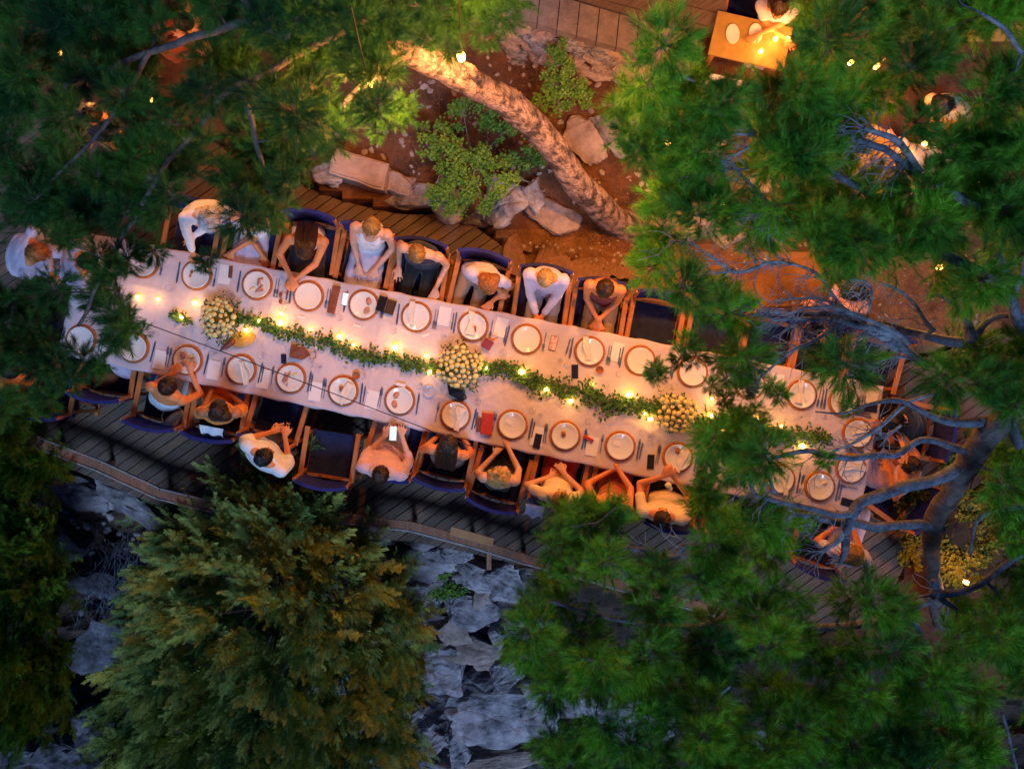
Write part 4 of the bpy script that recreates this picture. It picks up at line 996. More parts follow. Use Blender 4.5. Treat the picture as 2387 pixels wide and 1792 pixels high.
def hand(m, W, d, side, nrm, curl=.5):
    d = Vector(d).normalized(); nrm = Vector(nrm); nrm = (nrm-d*nrm.dot(d)).normalized(); lat = d.cross(nrm)*side
    rot = Matrix((lat, d, nrm)).transposed()
    m.ell(W+d*.05, (.040, .052, .016), rot, 12, 8); capsule(m, W-d*.02, W+d*.02, .025, .027, 10)
    for i, (o_, l) in enumerate([(-.033,.070),(-.011,.082),(.011,.076),(.032,.058)]):
        b = W+d*.09+lat*o_; fd = (d+lat*o_*9).normalized(); k1 = b+fd*l*.5-nrm*curl*.012; k2 = b+fd*l*.95-nrm*curl*.035
        capsule(m, b-d*.015, k1, .0095, .009, 7); capsule(m, k1, k2, .009, .0078, 7)
    tb = W+d*.03-lat*.032; t1 = tb+d*.03-lat*.028-nrm*.006; t2 = t1+d*.032-lat*.006-nrm*.010
    capsule(m, tb, t1, .012, .010, 7); capsule(m, t1, t2, .010, .0085, 7)
def person(at, ang, head, hands, hair, skin, top, bottom, label, stand=False, pitch=35, yaw=0, sw=1.0, hz=None, seat=.50, bend=0.0, hints=.35):
    """top=(fabric key, sleeve: none|short|long|strap) bottom=(fabric key, dress|trousers|skirt) hands: [(px,py,z) person's own left, right]"""
    p0 = P(at[0], at[1], 1.0 if stand else .5); th = ang
    root = thing('person', label, 'person', (p0.x, p0.y, 0), th)
    def loc(px, py, z): v = P(px, py, z)-Vector((p0.x, p0.y, 0)); w = rotz((v.x, v.y, 0), -th); return Vector((w.x, w.y, z))
    Pv = Vector((0, -.03 if stand else -.07, .94 if stand else seat+.07)); D = .66; z = Pv.z+.6
    for _ in range(5):
        Hd = loc(head[0], head[1], z); h = (Hd.xy-Pv.xy).length; z = Pv.z+math.sqrt(max(D*D-h*h, .26**2))
    Hd = loc(head[0], head[1], z)
    if (Hd-Pv).length > .78: Hd = Pv+(Hd-Pv).normalized()*.78
    u = (Hd-Pv).normalized(); back = Vector((0, -1, 0)); back = (back-u*back.dot(u)).normalized()
    Nk = Pv+(Hd-Pv)*.74+back*.035; Ch = Pv+(Hd-Pv)*.50+back*.035; Ab = Pv+(Hd-Pv)*.24+back*.015
    lat = Vector((math.cos(R_(bend)), math.sin(R_(bend)), 0)); lat = (lat-u*lat.dot(u)).normalized(); fr = u.cross(lat)   # front of the chest
    if fr.y < 0: fr = -fr
    rot = Matrix((lat, fr, u)).transposed(); rot = rot
    B = MB()
    def torso(m, g=0.0, up=True):
        m.ell(Pv, (.165*sw+g, .115+g, .12+g), None, 14, 9); m.ell(Ab, (.135*sw+g, .105+g, .15+g), rot, 14, 9); m.ell(Ch, (.16*sw+g, .108+g, .155+g), rot, 14, 9)
        if up:
            m.ell(Nk-u*.04, (.15*sw+g, .075+g, .07+g), rot, 14, 9)
            for s in (-1, 1): m.ell(Nk-u*.045+lat*s*.155*sw, (.06+g, .06+g, .06+g), None, 10, 7)
    torso(B)
    capsule(B, Nk-u*.03, Hd-u*.04, .058, .052)
    # head
    cp, sp = math.cos(R_(pitch)), math.sin(R_(pitch)); f = rotz((0, cp, -sp), R_(yaw)); hu = rotz((0, sp, cp), R_(yaw)); hl = f.cross(hu)
    Mh = Matrix((hl, f, hu)).transposed(); Hc = Hd
    B.ell(Hc, (.074, .092, .098), Mh, 16, 12); B.ell(Hc+f*.018-hu*.055, (.054, .066, .062), Mh, 14, 9)
    B.ell(Hc+f*.092-hu*.02, (.014, .02, .024), Mh, 8, 6); B.ell(Hc+f*.075+hu*.012, (.05, .02, .012), Mh, 10, 6)
    for s in (-1, 1): B.ell(Hc+hl*s*.076-hu*.01, (.010, .02, .03), Mh, 8, 6)
    B.ell(Hc+f*.088-hu*.058, (.024, .010, .009), Mh, 8, 5)
    Tp = MB(); SL = MB(); W_ = []
    for s, hp in ((-1, hands[0]), (1, hands[1])):
        S = Nk-u*.05+lat*s*.175*sw; T = loc(*hp)
        hint = Vector((s*hints, -.25, -.7)); 
        E, T = ik(S, T, .285, .25, hint); capsule(B, S, E, .046, .036); capsule(B, E, T, .038, .025)
        d = (T-E).normalized(); o_ = loc(*hands[1 if s < 0 else 0])-T
        d = (d+Vector((0, .2, 0))).normalized()
        hand(B, T+d*.01, d, -s, Vector((0, 0, 1)) if abs(d.z) < .8 else Vector((0, -1, 0)), .7); W_.append(T)
        if top[1] == 'long': capsule(Tp, S, E, .058, .050); capsule(Tp, E, E.lerp(T, .82), .052, .040)
        elif top[1] == 'rolled': capsule(Tp, S, E, .060, .054); capsule(Tp, E, E.lerp(T, .25), .053, .05)
        elif top[1] == 'short': capsule(Tp, S, S.lerp(E, .55), .060, .057)
        elif top[1] == 'off': capsule(Tp, S.lerp(E, .2), S.lerp(E, .55), .064, .07)
        elif top[1] == 'strap': capsule(Tp, S.lerp(Nk, .45)+fr*.03, Ch+fr*.10+lat*s*.07, .022, .03); capsule(Tp, S.lerp(Nk, .45)+fr*.03, Ch-fr*.10+lat*s*.07, .022, .03)
    Tp_t = MB(); g = .014
    Tp.ell(Pv+Vector((0,0,.02)), (.165*sw+g, .115+g, .12+g), None, 14, 9); Tp.ell(Ab, (.14*sw+g, .108+g, .15+g), rot, 14, 9); Tp.ell(Ch-(u*.02 if top[1] in ('strap','none','off') else u*0), (.16*sw+g, .11+g, .15+g if top[1] not in ('strap','none','off') else .12), rot, 14, 9)
    if top[1] in ('long', 'short', 'rolled'):
        Tp.ell(Nk-u*.045, (.155*sw+g, .078+g, .066), rot, 14, 9)
        for s in (-1, 1): Tp.ell(Nk-u*.05+lat*s*.155*sw, (.06+g, .06+g, .06+g), None, 10, 7)
    if top[1] == 'vest':
        Tp.ell(Nk-u*.05, (.12*sw+g, .08+g, .075), rot, 14, 9)
    # legs
    Bt = MB()
    for s in (-1, 1):
        hip = Pv+Vector((s*.085, .01, -.03))
        if stand: kn = Vector((s*.10, .03, .50)); an = Vector((s*.11, -.01, .09))
        else: kn = Vector((s*.115, .36, seat+.03)); an = Vector((s*.11, .33, .10))
        capsule(B, hip, kn, .078, .055); capsule(B, kn, an, .053, .036); capsule(B, an-Vector((0, .03, .045)), an+Vector((0, .14, -.055)), .04, .032)
        if bottom[1] == 'trousers': capsule(Bt, hip, kn, .092, .070); capsule(Bt, kn, an+Vector((0,0,.03)), .068, .056)
        else:
            capsule(Bt, hip, kn if not stand else hip.lerp(kn, .9), .098, .088)
    if bottom[1] != 'trousers':
        kk = Vector((0, .37, seat+.03)) if not stand else Vector((0, .03, .5)); capsule(Bt, Pv+Vector((0,0,-.02)), kk, .10, .085)
        if not stand:
            for s in (-1, 0, 1): capsule(Bt, Vector((s*.12, .36, seat+.02)), Vector((s*.15, .37, seat-.22)), .06, .05)
    if not stand: Bt.ell(Pv+Vector((0,0,-.01)), (.175*sw, .125, .11), None, 12, 8)
    else: Bt.ell(Pv, (.175*sw, .128, .12), None, 12, 8)
    link('body', remesh(B, .012, SK[skin], 'body', 2), root)
    link({'dress':'dress_bodice'}.get(bottom[1], 'shirt') if top[1] != 'vest' else 'vest', remesh(Tp, .02, FB[top[0]], 'shirt', 3, .0035, at[0]), root)
    link({'dress':'dress_skirt','skirt':'skirt'}.get(bottom[1], 'trousers'), remesh(Bt, .024, FB[bottom[0]], 'skirt', 3, .005, at[1]), root)
    # eyes
    for s in (-1, 1): m = MB(); m.ell(Hc+f*.082+hl*s*.030+hu*.0, (.0125, .0125, .0125), Mh, 8, 6); m.build('eye', M_black, root, True)
    # hair
    st, hc = hair; hm = HR[hc]; Hm = MB(); r = random.Random(at[0]*3+at[1])
    if st != 'hood':
        o_ = Hc-f*.014+hu*.014
        Hm.ell(o_, (.086, .096, .098), Mh, 18, 12)
        # cut the face open: drop vertices that lie low in front
        if st == 'bun': Hm.ell(Hc-f*.085+hu*.06, (.046, .040, .042), Mh, 12, 8)
        if st in ('long', 'bob'):
            n_ = {'long': .34, 'bob': .13}[st]
            for s in (-1, 0, 1):
                a_ = Hc-f*.055+hl*s*.052-hu*.01; b_ = Hc*1.0-f*.06+hl*s*.062-Vector((0, .02, n_*(.5+.5*cp)))-u*n_*.45
                if st == 'long': b_ = Nk-u*(n_*.55)-fr*.125+lat*s*.07
                capsule(Hm, a_, a_.lerp(b_, .5)-fr*.012, .058, .056); capsule(Hm, a_.lerp(b_, .5)-fr*.012, b_, .056, .035)
        if st == 'forward':
            for s in (-1, 0, 1): capsule(Hm, Hc+hl*s*.05-hu*.02, Hc+hl*s*.06-hu*.17+f*.03, .05, .035)
        if st == 'curly':
            for k in range(46):
                d = Vector((r.gauss(0,1), r.gauss(-.3,1), r.gauss(.3,.8))).normalized(); d = (Mh @ d); Hm.ell(Hc+d*.098, (.03,.03,.03), None, 7, 5)
            for s in (-1, 0, 1): capsule(Hm, Hc-f*.05+hl*s*.05, Hc-f*.07+hl*s*.06-u*.13, .065, .05)
        keep = MB()
        hm_me = remesh(Hm, .015, hm, 'hair', 1)
        # strands following the skull and hanging ends
        S_ = MB(); nstr = 120
        crown = Vector((0, -.25, 1)).normalized()
        for k in range(nstr):
            a = r.uniform(0, 6.283); pts = []; L_ = r.uniform(.6, 1.0)*(1.75 if st not in ('short',) else 1.35)
            for j in range(6):
                t = L_*j/5+.08
                q_ = Vector((math.sin(t)*math.cos(a), math.sin(t)*math.sin(a), math.cos(t)))
                q_ = Matrix.Rotation(R_(18), 3, 'X') @ q_
                rr_ = 1.0+.012*math.sin(j*2+k)+(.03 if j == 5 else 0)
                v = o_+Mh @ Vector((q_.x*.090*rr_, q_.y*.100*rr_, q_.z*.102*rr_)); pts.append(v)
            if (Mh.transposed() @ (pts[-1]-Hc)).y > .065 and (Mh.transposed() @ (pts[-1]-Hc)).z < .01: pts = pts[:4]
            if st in ('long',) and (pts[-1]-Hc).dot(f) < 0:
                e = Nk-u*(.34*.55)-fr*.15+lat*r.uniform(-.11, .11); pts += [pts[-1].lerp(e, .5)-fr*.03, e]
            if st in ('bob', 'curly') and (pts[-1]-Hc).dot(f) < 0: pts += [pts[-1]-u*.06-f*.01, pts[-1]-u*.10+hl*r.uniform(-.02,.02)]
            w = r.uniform(.004,.008); S_.tube(pts, [w*.7]+[w]*(len(pts)-2)+[w*.25], 3, cap=False)
        ho = link('hair', hm_me, root); link('hair_strands', S_.mesh('hair_strands', hm, True), root)
    return root, Hc, W_
# the hair cap reaches forward only to the hairline because the face ellipsoids stand proud of it
TA, BA = TOPA, BOTA
PPL = [
 # far side of the table
 dict(at=(590,560), ang=TA, head=(583,510), hands=[(545,585,.72),(615,600,.62)], hair=('long','brown'), skin='tan', top=('white','off'), bottom=('lilac','dress'), label='guest in an off-shoulder white dress with head under pine needles', pitch=20),
 dict(at=(722,560), ang=TA+R_(4), head=(712,582), hands=[(690,650,.80),(676,641,.82)], hints=.9, hair=('long','brown'), skin='tan', top=('white','strap'), bottom=('black','dress'), label='dark-haired woman leaning on folded bare arms at the table edge', pitch=50),
 dict(at=(860,585), ang=TA, head=(866,533), hands=[(880,622,.68),(835,615,.70)], hair=('bun','sand'), skin='fair', top=('white','strap'), bottom=('lilac','dress'), label='woman in a white v-neck dress with hands in her lap', pitch=5),
 dict(at=(985,620), ang=TA+R_(-4), head=(973,592), hands=[(1018,668,.72),(930,618,.74)], hair=('short','sand'), skin='fair', top=('navy','vest'), bottom=('black','trousers'), hints=.2, label='man with sandy short hair in a dark sleeveless vest', pitch=30, yaw=25, sw=1.15),
 dict(at=(1108,650), ang=TA+R_(-8), head=(1140,662), hands=[(1150,700,.70),(1160,672,.72)], hair=('bob','red'), skin='tan', top=('lilac','short'), bottom=('khaki','trousers'), label='red-haired guest bowed low over crossed arms', pitch=60, yaw=15),
 dict(at=(1272,682), ang=TA, head=(1271,648), hands=[(1265,735,.66),(1250,738,.64)], hair=('short','blond'), skin='tan', top=('lilac','long'), bottom=('grey','trousers'), label='blonde in a loose lilac shirt with clasped hands', pitch=35, sw=1.1),
 dict(at=(1403,705), ang=TA, head=(1410,672), hands=[(1400,742,.70),(1392,744,.70)], hair=('bun','brown'), skin='tan', top=('darkred','none'), bottom=('khaki','trousers'), label='woman in a strapless dark red top, elbows wide, hands joined', pitch=42),
 dict(at=(1968,735), ang=TA+R_(-40), head=(1978,680), hands=[(1900,705,.95),(1925,770,.8)], hair=('long','black'), skin='tan', top=('pink','short'), bottom=('black','trousers'), label='guest with long black hair behind the bare grey branches', pitch=20, yaw=-30),
 # near side
 dict(at=(398,915), ang=BA+R_(-10), head=(393,900), hands=[(395,874,.78),(446,872,.80)], hair=('bun','brown'), skin='tan', top=('paleblue','none'), bottom=('paleblue','dress'), label='guest in a pale blue top reaching bare arms towards the ham plate', pitch=40),
 dict(at=(515,940), ang=BA+R_(10), head=(512,953), hands=[(492,912,.68),(530,910,.68)], hair=('bob','brown'), skin='deep', top=('orange','off'), bottom=('orange','dress'), label='brown-haired woman in a bright orange dress', pitch=30),
 dict(at=(905,1045), ang=BA+R_(-4), head=(888,1106), hands=[(893,1020,.78),(938,1020,.78)], hair=('short','brown'), skin='fair', top=('pink','rolled'), bottom=('grey','trousers'), label='man in a pink shirt holding up a lit phone', pitch=35, sw=1.2),
 dict(at=(1048,1050), ang=BA, head=(1045,1035), hands=[(1025,1012,.66),(1072,1005,.70)], hair=('long','brown'), skin='tan', top=('fur','vest'), bottom=('navy','trousers'), label='woman with long dark hair and a dark fur vest', pitch=42, sw=1.05),
 dict(at=(1168,1092), ang=BA+R_(4), head=(1163,1108), hands=[(1150,1062,.72),(1185,1045,.74)], hair=('curly','blond'), skin='fair', top=('black','strap'), bottom=('black','dress'), label='curly blond woman with both arms stretched forward', pitch=25),
 dict(at=(1300,1112), ang=BA+R_(-3), head=(1306,1162), hands=[(1278,1112,.70),(1318,1106,.72)], hair=('short','sand'), skin='fair', top=('cream','short'), bottom=('red','skirt'), hints=1.0, label='woman with cream wide straps and a bright red skirt', pitch=10),
 dict(at=(1430,1128), ang=BA, head=(1425,1178), hands=[(1418,1100,.72),(1440,1092,.74)], hair=('bun','sand'), skin='tan', top=('rust','none'), bottom=('rust','dress'), hints=1.0, label='guest in a rust dress, arms forming a triangle, partly under pine', pitch=15),
 dict(at=(1552,1150), ang=BA+R_(3), head=(1543,1206), hands=[(1540,1112,.98),(1572,1115,.98)], hair=('short','brown'), skin='tan', top=('cream','short'), bottom=('black','trousers'), hints=.8, label='guest in a white cape reaching forward with a white flower', pitch=10, sw=1.25),
 dict(at=(624,1050), ang=BA+R_(-28), head=(617,1064), hands=[(628,1008,1.05),(665,1022,1.05)], hair=('short','black'), skin='tan', top=('white','rolled'), bottom=('navy','trousers'), label='man in a white shirt standing behind the empty chairs', pitch=25, stand=True, sw=1.25),
 # table end, beyond and around
 dict(at=(2105,985), ang=TANG+R_(90), head=(2078,985), hands=[(2050,1000,.80),(2085,1010,.85)], hair=('bob','black'), skin='tan', top=('black','long'), bottom=('black','trousers'), label='guest all in black at the bare end of the table', pitch=30),
 dict(at=(2078,1110), ang=TANG+R_(78), head=(2118,1082), hands=[(2075,1105,.75),(2110,1050,1.15)], hair=('bun','brown'), skin='tan', top=('pink','none'), bottom=('pink','dress'), label='woman at the table end raising one bare arm by the thick branch', pitch=10),
 dict(at=(1965,1262), ang=BA+R_(-6), head=(1990,1290), hands=[(1950,1225,.72),(1985,1222,.72)], hair=('bob','sand'), skin='tan', top=('lilac','short'), bottom=('lilac','trousers'), label='guest in pale lilac below the forked bare branches', pitch=20),
 dict(at=(470,500), ang=TA+R_(20), head=(487,512), hands=[(440,560,1.0),(450,590,.95)], hair=('curly','grey'), skin='tan', top=('white','long'), bottom=('lilac','trousers'), label='server in a pale shirt standing beside the pine-covered table end', pitch=25, stand=True, sw=1.2),
 dict(at=(72,600), ang=TANG-R_(90), head=(95,590), hands=[(120,640,.95),(110,560,.95)], hair=('bob','red'), skin='tan', top=('lilac','long'), bottom=('lilac','trousers'), label='broad figure in lilac clothes at the shaded end of the deck', pitch=25, sw=1.4),
 dict(at=(196,628), ang=TANG-R_(70), head=(206,610), hands=[(240,590,.9),(230,680,.85)], hair=('short','brown'), skin='tan', top=('lilac','long'), bottom=('navy','trousers'), label='person in a pale shirt leaning over the shaded table end', pitch=40, sw=1.2),
 dict(at=(232,305), ang=R_(160), head=(218,268), hands=[(210,330,.9),(260,330,.9)], hair=('short','black'), skin='tan', top=('navy','long'), bottom=('yellow','skirt'), label='person in dark jacket and ochre skirt glimpsed through the pine', pitch=20, stand=True),
 dict(at=(455,70), ang=R_(110), head=(430,55), hands=[(440,90,.8),(470,95,.8)], hair=('short','black'), skin='fair', top=('yellow','long'), bottom=('rust','trousers'), label='person in a bright yellow jacket seen through the pine', pitch=20),
 dict(at=(2120,390), ang=R_(120), head=(2100,378), hands=[(2090,330,.8),(2130,420,.8)], hair=('short','black'), skin='fair', top=('cream','long'), bottom=('navy','trousers'), label='person in a pale shirt between pine branches and the small table', pitch=20, sw=1.2),
 dict(at=(2210,280), ang=R_(160), head=(2195,250), hands=[(2190,310,.8),(2240,310,.8)], hair=('bob','black'), skin='tan', top=('cream','short'), bottom=('cream','dress'), label='guest in a cream dress deep under the pine', pitch=20),
 dict(at=(1800,60), ang=R_(170), head=(1815,20), hands=[(1770,80,.8),(1830,90,.8)], hair=('bob','brown'), skin='tan', top=('lilac','short'), bottom=('lilac','dress'), label='guest in pale grey dress at the small ochre table', pitch=15),
 dict(at=(20,870), ang=BA, head=(28,860), hands=[(5,820,.8),(50,830,.8)], hair=('short','black'), skin='tan', top=('orange','short'), bottom=('grey','trousers'), label='guest in an orange top at the very edge of the deck', pitch=25),
]
for d in PPL:
    d = dict(d); person(**d)
# what they hold or carry
slab('phone', 916, 1010, .075, .15, .009, -3, M_white, 'glowing phone in the hands of the man in pink', 'phone', z=.84, extra=M_screen)
def flower(px, py, z, lab):
    q = P(px, py, z); t = thing('flower', lab, 'flower', (q.x, q.y, z)); o = link('bloom', bl[0], t); o.scale = (1.7, 1.7, 1.4); o2 = link('bloom', bl[1], t, (.02, -.035, -.01)); o2.scale = (1.2,1.2,1.1); m = MB(); m.tube([(0,0,0), (0,-.03,-.08)], .004, 5); m.build('stem', M_green, t)
flower(1558, 1131, 1.05, 'white flower held up by the guest in the white cape')
q = P(494, 1015, .6); 
def shawl(px, py, z, w, l, seed, m, lab, name='shawl'):
    q = P(px, py, z); me = crumple(w, l, seed); o = MB(); o.v = [(a, b*1, (c-.02)*4) for a, b, c in me.v]; o.f = me.f; ob = o.build(name, m, None, True, (q.x, q.y, z), TANG); tag(ob, lab, name)
# shirt tail draped over the chair back behind the woman in orange
def drape(px, py, lab, m, zt=.93, w=.25):
    q = P(px, py, zt-.08); V = []; F_ = []; n, k = 14, 8
    for j in range(k+1):
        for i in range(n+1):
            x = (i/n-.5)*w*(1+.15*j/k); t = j/k; y = .05-.16*t-.02*math.sin(i*.8+2)*t; z = -.30*t*t+.007*math.sin(i*.9+j*.5); x *= 1-.15*math.sin(t*3); V.append((x, y, z))
    for j in range(k):
        for i in range(n): a = j*(n+1)+i; F_.append((a, a+1, a+n+2, a+n+1))
    b = MB(); b.add(V, F_); o = len(V); b.add([(x, y-.006, z-.006) for x, y, z in V], [f_[::-1] for f_ in F_]); ob = b.build('cardigan', m, None, True, (q.x, q.y, zt), TANG); tag(ob, lab, 'cardigan')
drape(497, 1005, 'white cardigan hung over the chair back behind the woman in orange', FB['white'])
drape(1246, 1186, 'lilac cardigan folded over the chair back beside the red skirt', FB['lilac'], w=.2)
def bagon(px, py, z, deg, m1, lab):
    q = P(px, py, z); t = thing('handbag', lab, 'bag', (q.x, q.y, z), R_(deg)); b = MB(); b.ell((0,0,.06), (.15,.08,.07), None, 14, 8)
    b.v = [(x, y, z_ if z_ > .0 else 0) for x, y, z_ in b.v]; b.build('pouch', m1, t, True)
    b = MB(); b.tube([(.12*math.cos(a), .03+.11*math.sin(a), .08+.03*math.sin(a)) for a in np.linspace(0, 3.3, 12)], .007, 6); b.build('strap', m1, t)
bagon(252, 882, .47, 8, M_fig, 'brown bag lying on the navy chair seat at the dark end')
bagon(292, 862, .50, -30, FB['lilac'], 'lilac bag with a thin strap on the same chair as the brown bag')
bagon(415, 978, .47, 35, FB['cream'], 'cream bag wedged behind the guest in pale blue')
# napkin / curtain strap : black overhead cable
def cable():
    a, b = P(-30, 610, 2.3), P(1130, 1052, 1.25); m = MB(); pts = []
    A, Bq = P(60, 640, 2.2), P(1130, 1052, 1.2)
    A = P(200, 702, 2.2)
    for i in range(25): t = i/24; p = A.lerp(Bq, t); pts.append(p-Vector((0,0,.10*math.sin(math.pi*t))))
    m.tube(pts, .0045, 6); o = m.build('cable', M_wire); tag(o, 'thin dark cable strung diagonally across the table', 'cable')
cable()

# ------------------------------------------------------------------ small ochre table and chairs beyond the pine
q = P(1750, 95, .75)
def small_table():
    t = thing('side_table', 'small ochre table with lit candles beyond the pine', 'table', (q.x, q.y, 0), R_(-13))
    m = MB(); m.bbox((0,0,.735), (.80,.46,.03)); m.build('tabletop', M_tan, t)
    for sx in (-1, 1):
        for sy in (-1, 1): m = MB(); m.box((sx*.35, sy*.2, .36), (.05,.05,.72)); m.build('leg', M_chair, t)
small_table()
def toppt(dx, dy): v = rotz((dx, dy, 0), R_(-13)); return (q.x+v.x, q.y+v.y, .751)
for (dx, dy, w) in [(-.2, .02, 'pale leaf-shaped dish at the edge of the small ochre table'), (.03, .08, 'white oval dish in the middle of the small ochre table')]:
    b = MB(); b.lathe([(.001,0),(.07,0),(.095,.015),(.09,.017),(.07,.006),(.001,.006)], 24); o = b.build('dish', M_plate, None, True, toppt(dx, dy)); o.scale = (.75, 1.1, 1); tag(o, w, 'dish')
for k, (dx, dy, lab) in enumerate([(.12,-.10,'lit candle on the small ochre table, nearer the railing'),(.24,.06,'lit candle on the small ochre table beside the pine'),(.36,.09,'lit candle at the pine-covered corner of the small ochre table')]):
    g_, w, fl, wk, h = cg[1]; t = thing('candle', lab, 'candle', toppt(dx, dy), 0, 'candles on the small table'); link('holder', g_, t); link('wax', w, t); link('flame', fl, t); lamp('flame_light', (0,0,h*1.2+.03), 3.5*CANDLE_K, (1, .5, .12), .012, t)
for (px, py, a, lab) in [(1745, 25, 170, 'navy chair at the small ochre table'), (1905, 70, 150, 'chair under the pine beyond the small ochre table')]:
    p = P(px, py, .55); dup(ch0, (p.x, p.y, .35-.35), R_(a), lab, 'canvas chairs around the small table')
for n_, (a, b, lab) in enumerate([((1655,178),(1770,205),'white metal bench edge below the small ochre table'), ((1665,118),(1770,145),'thin white rail beside the small ochre table')]):
    m = MB(); m.bar(P(*a, .55), P(*b, .55), .055 if n_ == 0 else .02, .03); 
    for p in (a, b): v = P(*p, .55); m.box((v.x, v.y, .27), (.03,.03,.54))
    o = m.build('bench_rail', M_white); tag(o, lab, 'rail')
# more tables seen only as glints under the right pine
q = P(2040, 380, .75); t = thing('side_table', 'tan table beside the pale-shirted person under the pine', 'table', (q.x, q.y, 0), R_(60))
m = MB(); m.bbox((0,0,.735), (.7,.45,.03)); m.build('tabletop', M_tan, t)
for sx in (-1, 1):
    for sy in (-1, 1): m = MB(); m.box((sx*.3, sy*.18, .36), (.05,.05,.72)); m.build('leg', M_chair, t)
q = P(2340, 30, .7); m = MB(); m.bbox((q.x, q.y, .35), (.55,.35,.7)); 
o = m.build('straw_bale', mat('straw', (.5,.3,.05), (.65,.42,.1), .8, 30, .6)); tag(o, 'ochre straw bale at the top corner beyond the trees', 'bale')

# ------------------------------------------------------------------ lit lamps and added light sources
def pendant(px, py, z, e, lab, bs=.6):
    q = P(px, py, z); t = thing('pendant_lamp', lab, 'lamp', (q.x, q.y, z))
    m = MB(); m.lathe([(.001,-.16),(.030,-.15),(.036,-.10),(.026,-.04),(.016,0),(.001,0)], 16); bo = m.build('bulb', M_bulb, t, True); bo.scale = (bs, bs, bs)
    m = MB(); m.lathe([(.001,0),(.022,0),(.022,.06),(.001,.06)], 12); m.build('socket', M_brass, t).scale = (bs, bs, bs)
    m = MB(); m.tube([(0,0,.05),(.02,.03,.4),(.05,.12,1.0)], .006, 5); m.build('cord', M_wire, t)
    lamp('lamp_light', (0, 0, -.24), e, LAMP_COL, .05, t)
    return t
pendant(1073, 120, 2.85, LAMP_E*.15, 'glowing bulb hanging over the leaning trunk', 1.0)
pendant(1165, -25, 4.3, LAMP_E*.55, 'added key lamp high in the pine edge above the stone wall')  # added unseen key light for the table from above
pendant(1560, 330, 3.0, LAMP_E*.42, 'added key lamp inside the pine edge beside the lilac grey slab')  # added key light for trunk, bare earth and table
pendant(860, 190, 3.3, LAMP_E*.34, 'added lamp inside the pine beside the trunk tip')  # added to turn the needles near the trunk tip gold
pendant(1990, 140, 2.2, LAMP_E*.22, 'warm bulb glinting inside the upper right pine')
pendant(2050, 150, 2.1, LAMP_E*.14, 'second warm bulb inside the pine, nearer the straw bale')
pendant(2165, 330, 2.2, LAMP_E*.12, 'added warm lamp above the cream-dressed guest under the pine')  # added so that the guests under the branches glow
pendant(172, 178, 1.9, LAMP_E*.06, 'small warm bulb deep in the dark left pine')
pendant(133, 118, 1.9, LAMP_E*.03, 'tiny bulb near the corner of the dark pine')
pendant(350, 230, 2.3, LAMP_E*.12, 'added warm lamp over the figure in the ochre skirt')  # added to warm what shows through the left crown
pendant(2260, 1360, 1.2, LAMP_E*.05, 'warm bulb beside the dark trunk lighting ochre shrubs')
pendant(1690, 470, 2.5, LAMP_E*.22, 'added lamp hidden in the pine above the pink pyramid-shaped stone')  # added to brighten the earth below, out of sight in the crown
pendant(2200, 620, 2.8, LAMP_E*.14, 'added lamp in the pine above the bare earth beyond the grey limbs')  # added light within the crown, no real source at this spot
# ------------------------------------------------------------------ foliage generators
def frames(D):
    D = D/np.linalg.norm(D, axis=1, keepdims=True); A = np.where(np.abs(D[:, 2:3]) < .9, np.array([[0, 0, 1.0]]), np.array([[1.0, 0, 0]]))
    U = np.cross(D, A); U /= np.linalg.norm(U, axis=1, keepdims=True); return D, U, np.cross(U, D)
def place(tpl, O, D, S, rs):
    """tpl (k,3) along +x ; instances at O with direction D and scale S, random roll"""
    D, U, W = frames(D); a = rs.uniform(0, 2*np.pi, len(O))[:, None]
    U2 = U*np.cos(a)+W*np.sin(a); W2 = -U*np.sin(a)+W*np.cos(a)
    T = tpl[None]*S[:, None, None]
    return (O[:, None]+T[..., 0:1]*D[:, None]+T[..., 1:2]*U2[:, None]+T[..., 2:3]*W2[:, None]).reshape(-1, 3)
def needle_tpl(n, rs, L=.085, axis=.13, w=.0036):
    V = []
    for i in range(n):
        t = rs.uniform(0, 1)**.8; a = rs.uniform(0, 6.283); al = rs.uniform(.35, 1.15) if t < .9 else rs.uniform(0, .5)
        d = np.array([math.cos(al), math.sin(al)*math.cos(a), math.sin(al)*math.sin(a)]); s = np.cross(d, [math.cos(a*3), math.sin(a*2), .3]); s /= np.linalg.norm(s)
        b = np.array([t*axis, 0, 0]); l = L*rs.uniform(.7, 1.15); V += [b-s*w/2, b+s*w/2, b+d*l]
    return np.array(V)
RS = np.random.RandomState(5)
TPL = [needle_tpl(84, RS, w=.0026) for _ in range(5)]
def spray_tpl(rs, L=.22, n=8):
    V = []
    def tri(b, d, l, w):
        s = np.array([-d[1], d[0], .15]); s /= np.linalg.norm(s); V.extend([b-s*w/2, b+s*w/2, b+d*l])
    tri(np.zeros(3), np.array([1., 0, 0]), L, .006)
    for i in range(n):
        for sd in (-1, 1):
            t = (i+.5*(sd > 0)+.5)/n; b = np.array([t*L*.95, 0, .01*math.sin(i)]); a = sd*rs.uniform(.45, .8); d = np.array([math.cos(a), math.sin(a), rs.uniform(-.15, .35)]); l = L*.5*(1-t*.75)*rs.uniform(.75, 1.2)
            tri(b, d, l, .0058)
            for k in range(5):
                for s2 in (-1, 1):
                    a2 = a+s2*.55; bb = b+d*l*(.15+.18*k); tri(bb, np.array([math.cos(a2), math.sin(a2), rs.uniform(0, .5)]), .026*(1-.12*k)*rs.uniform(.7, 1.2), .0048)
    return np.array(V)
SPR = [spray_tpl(RS) for _ in range(4)]
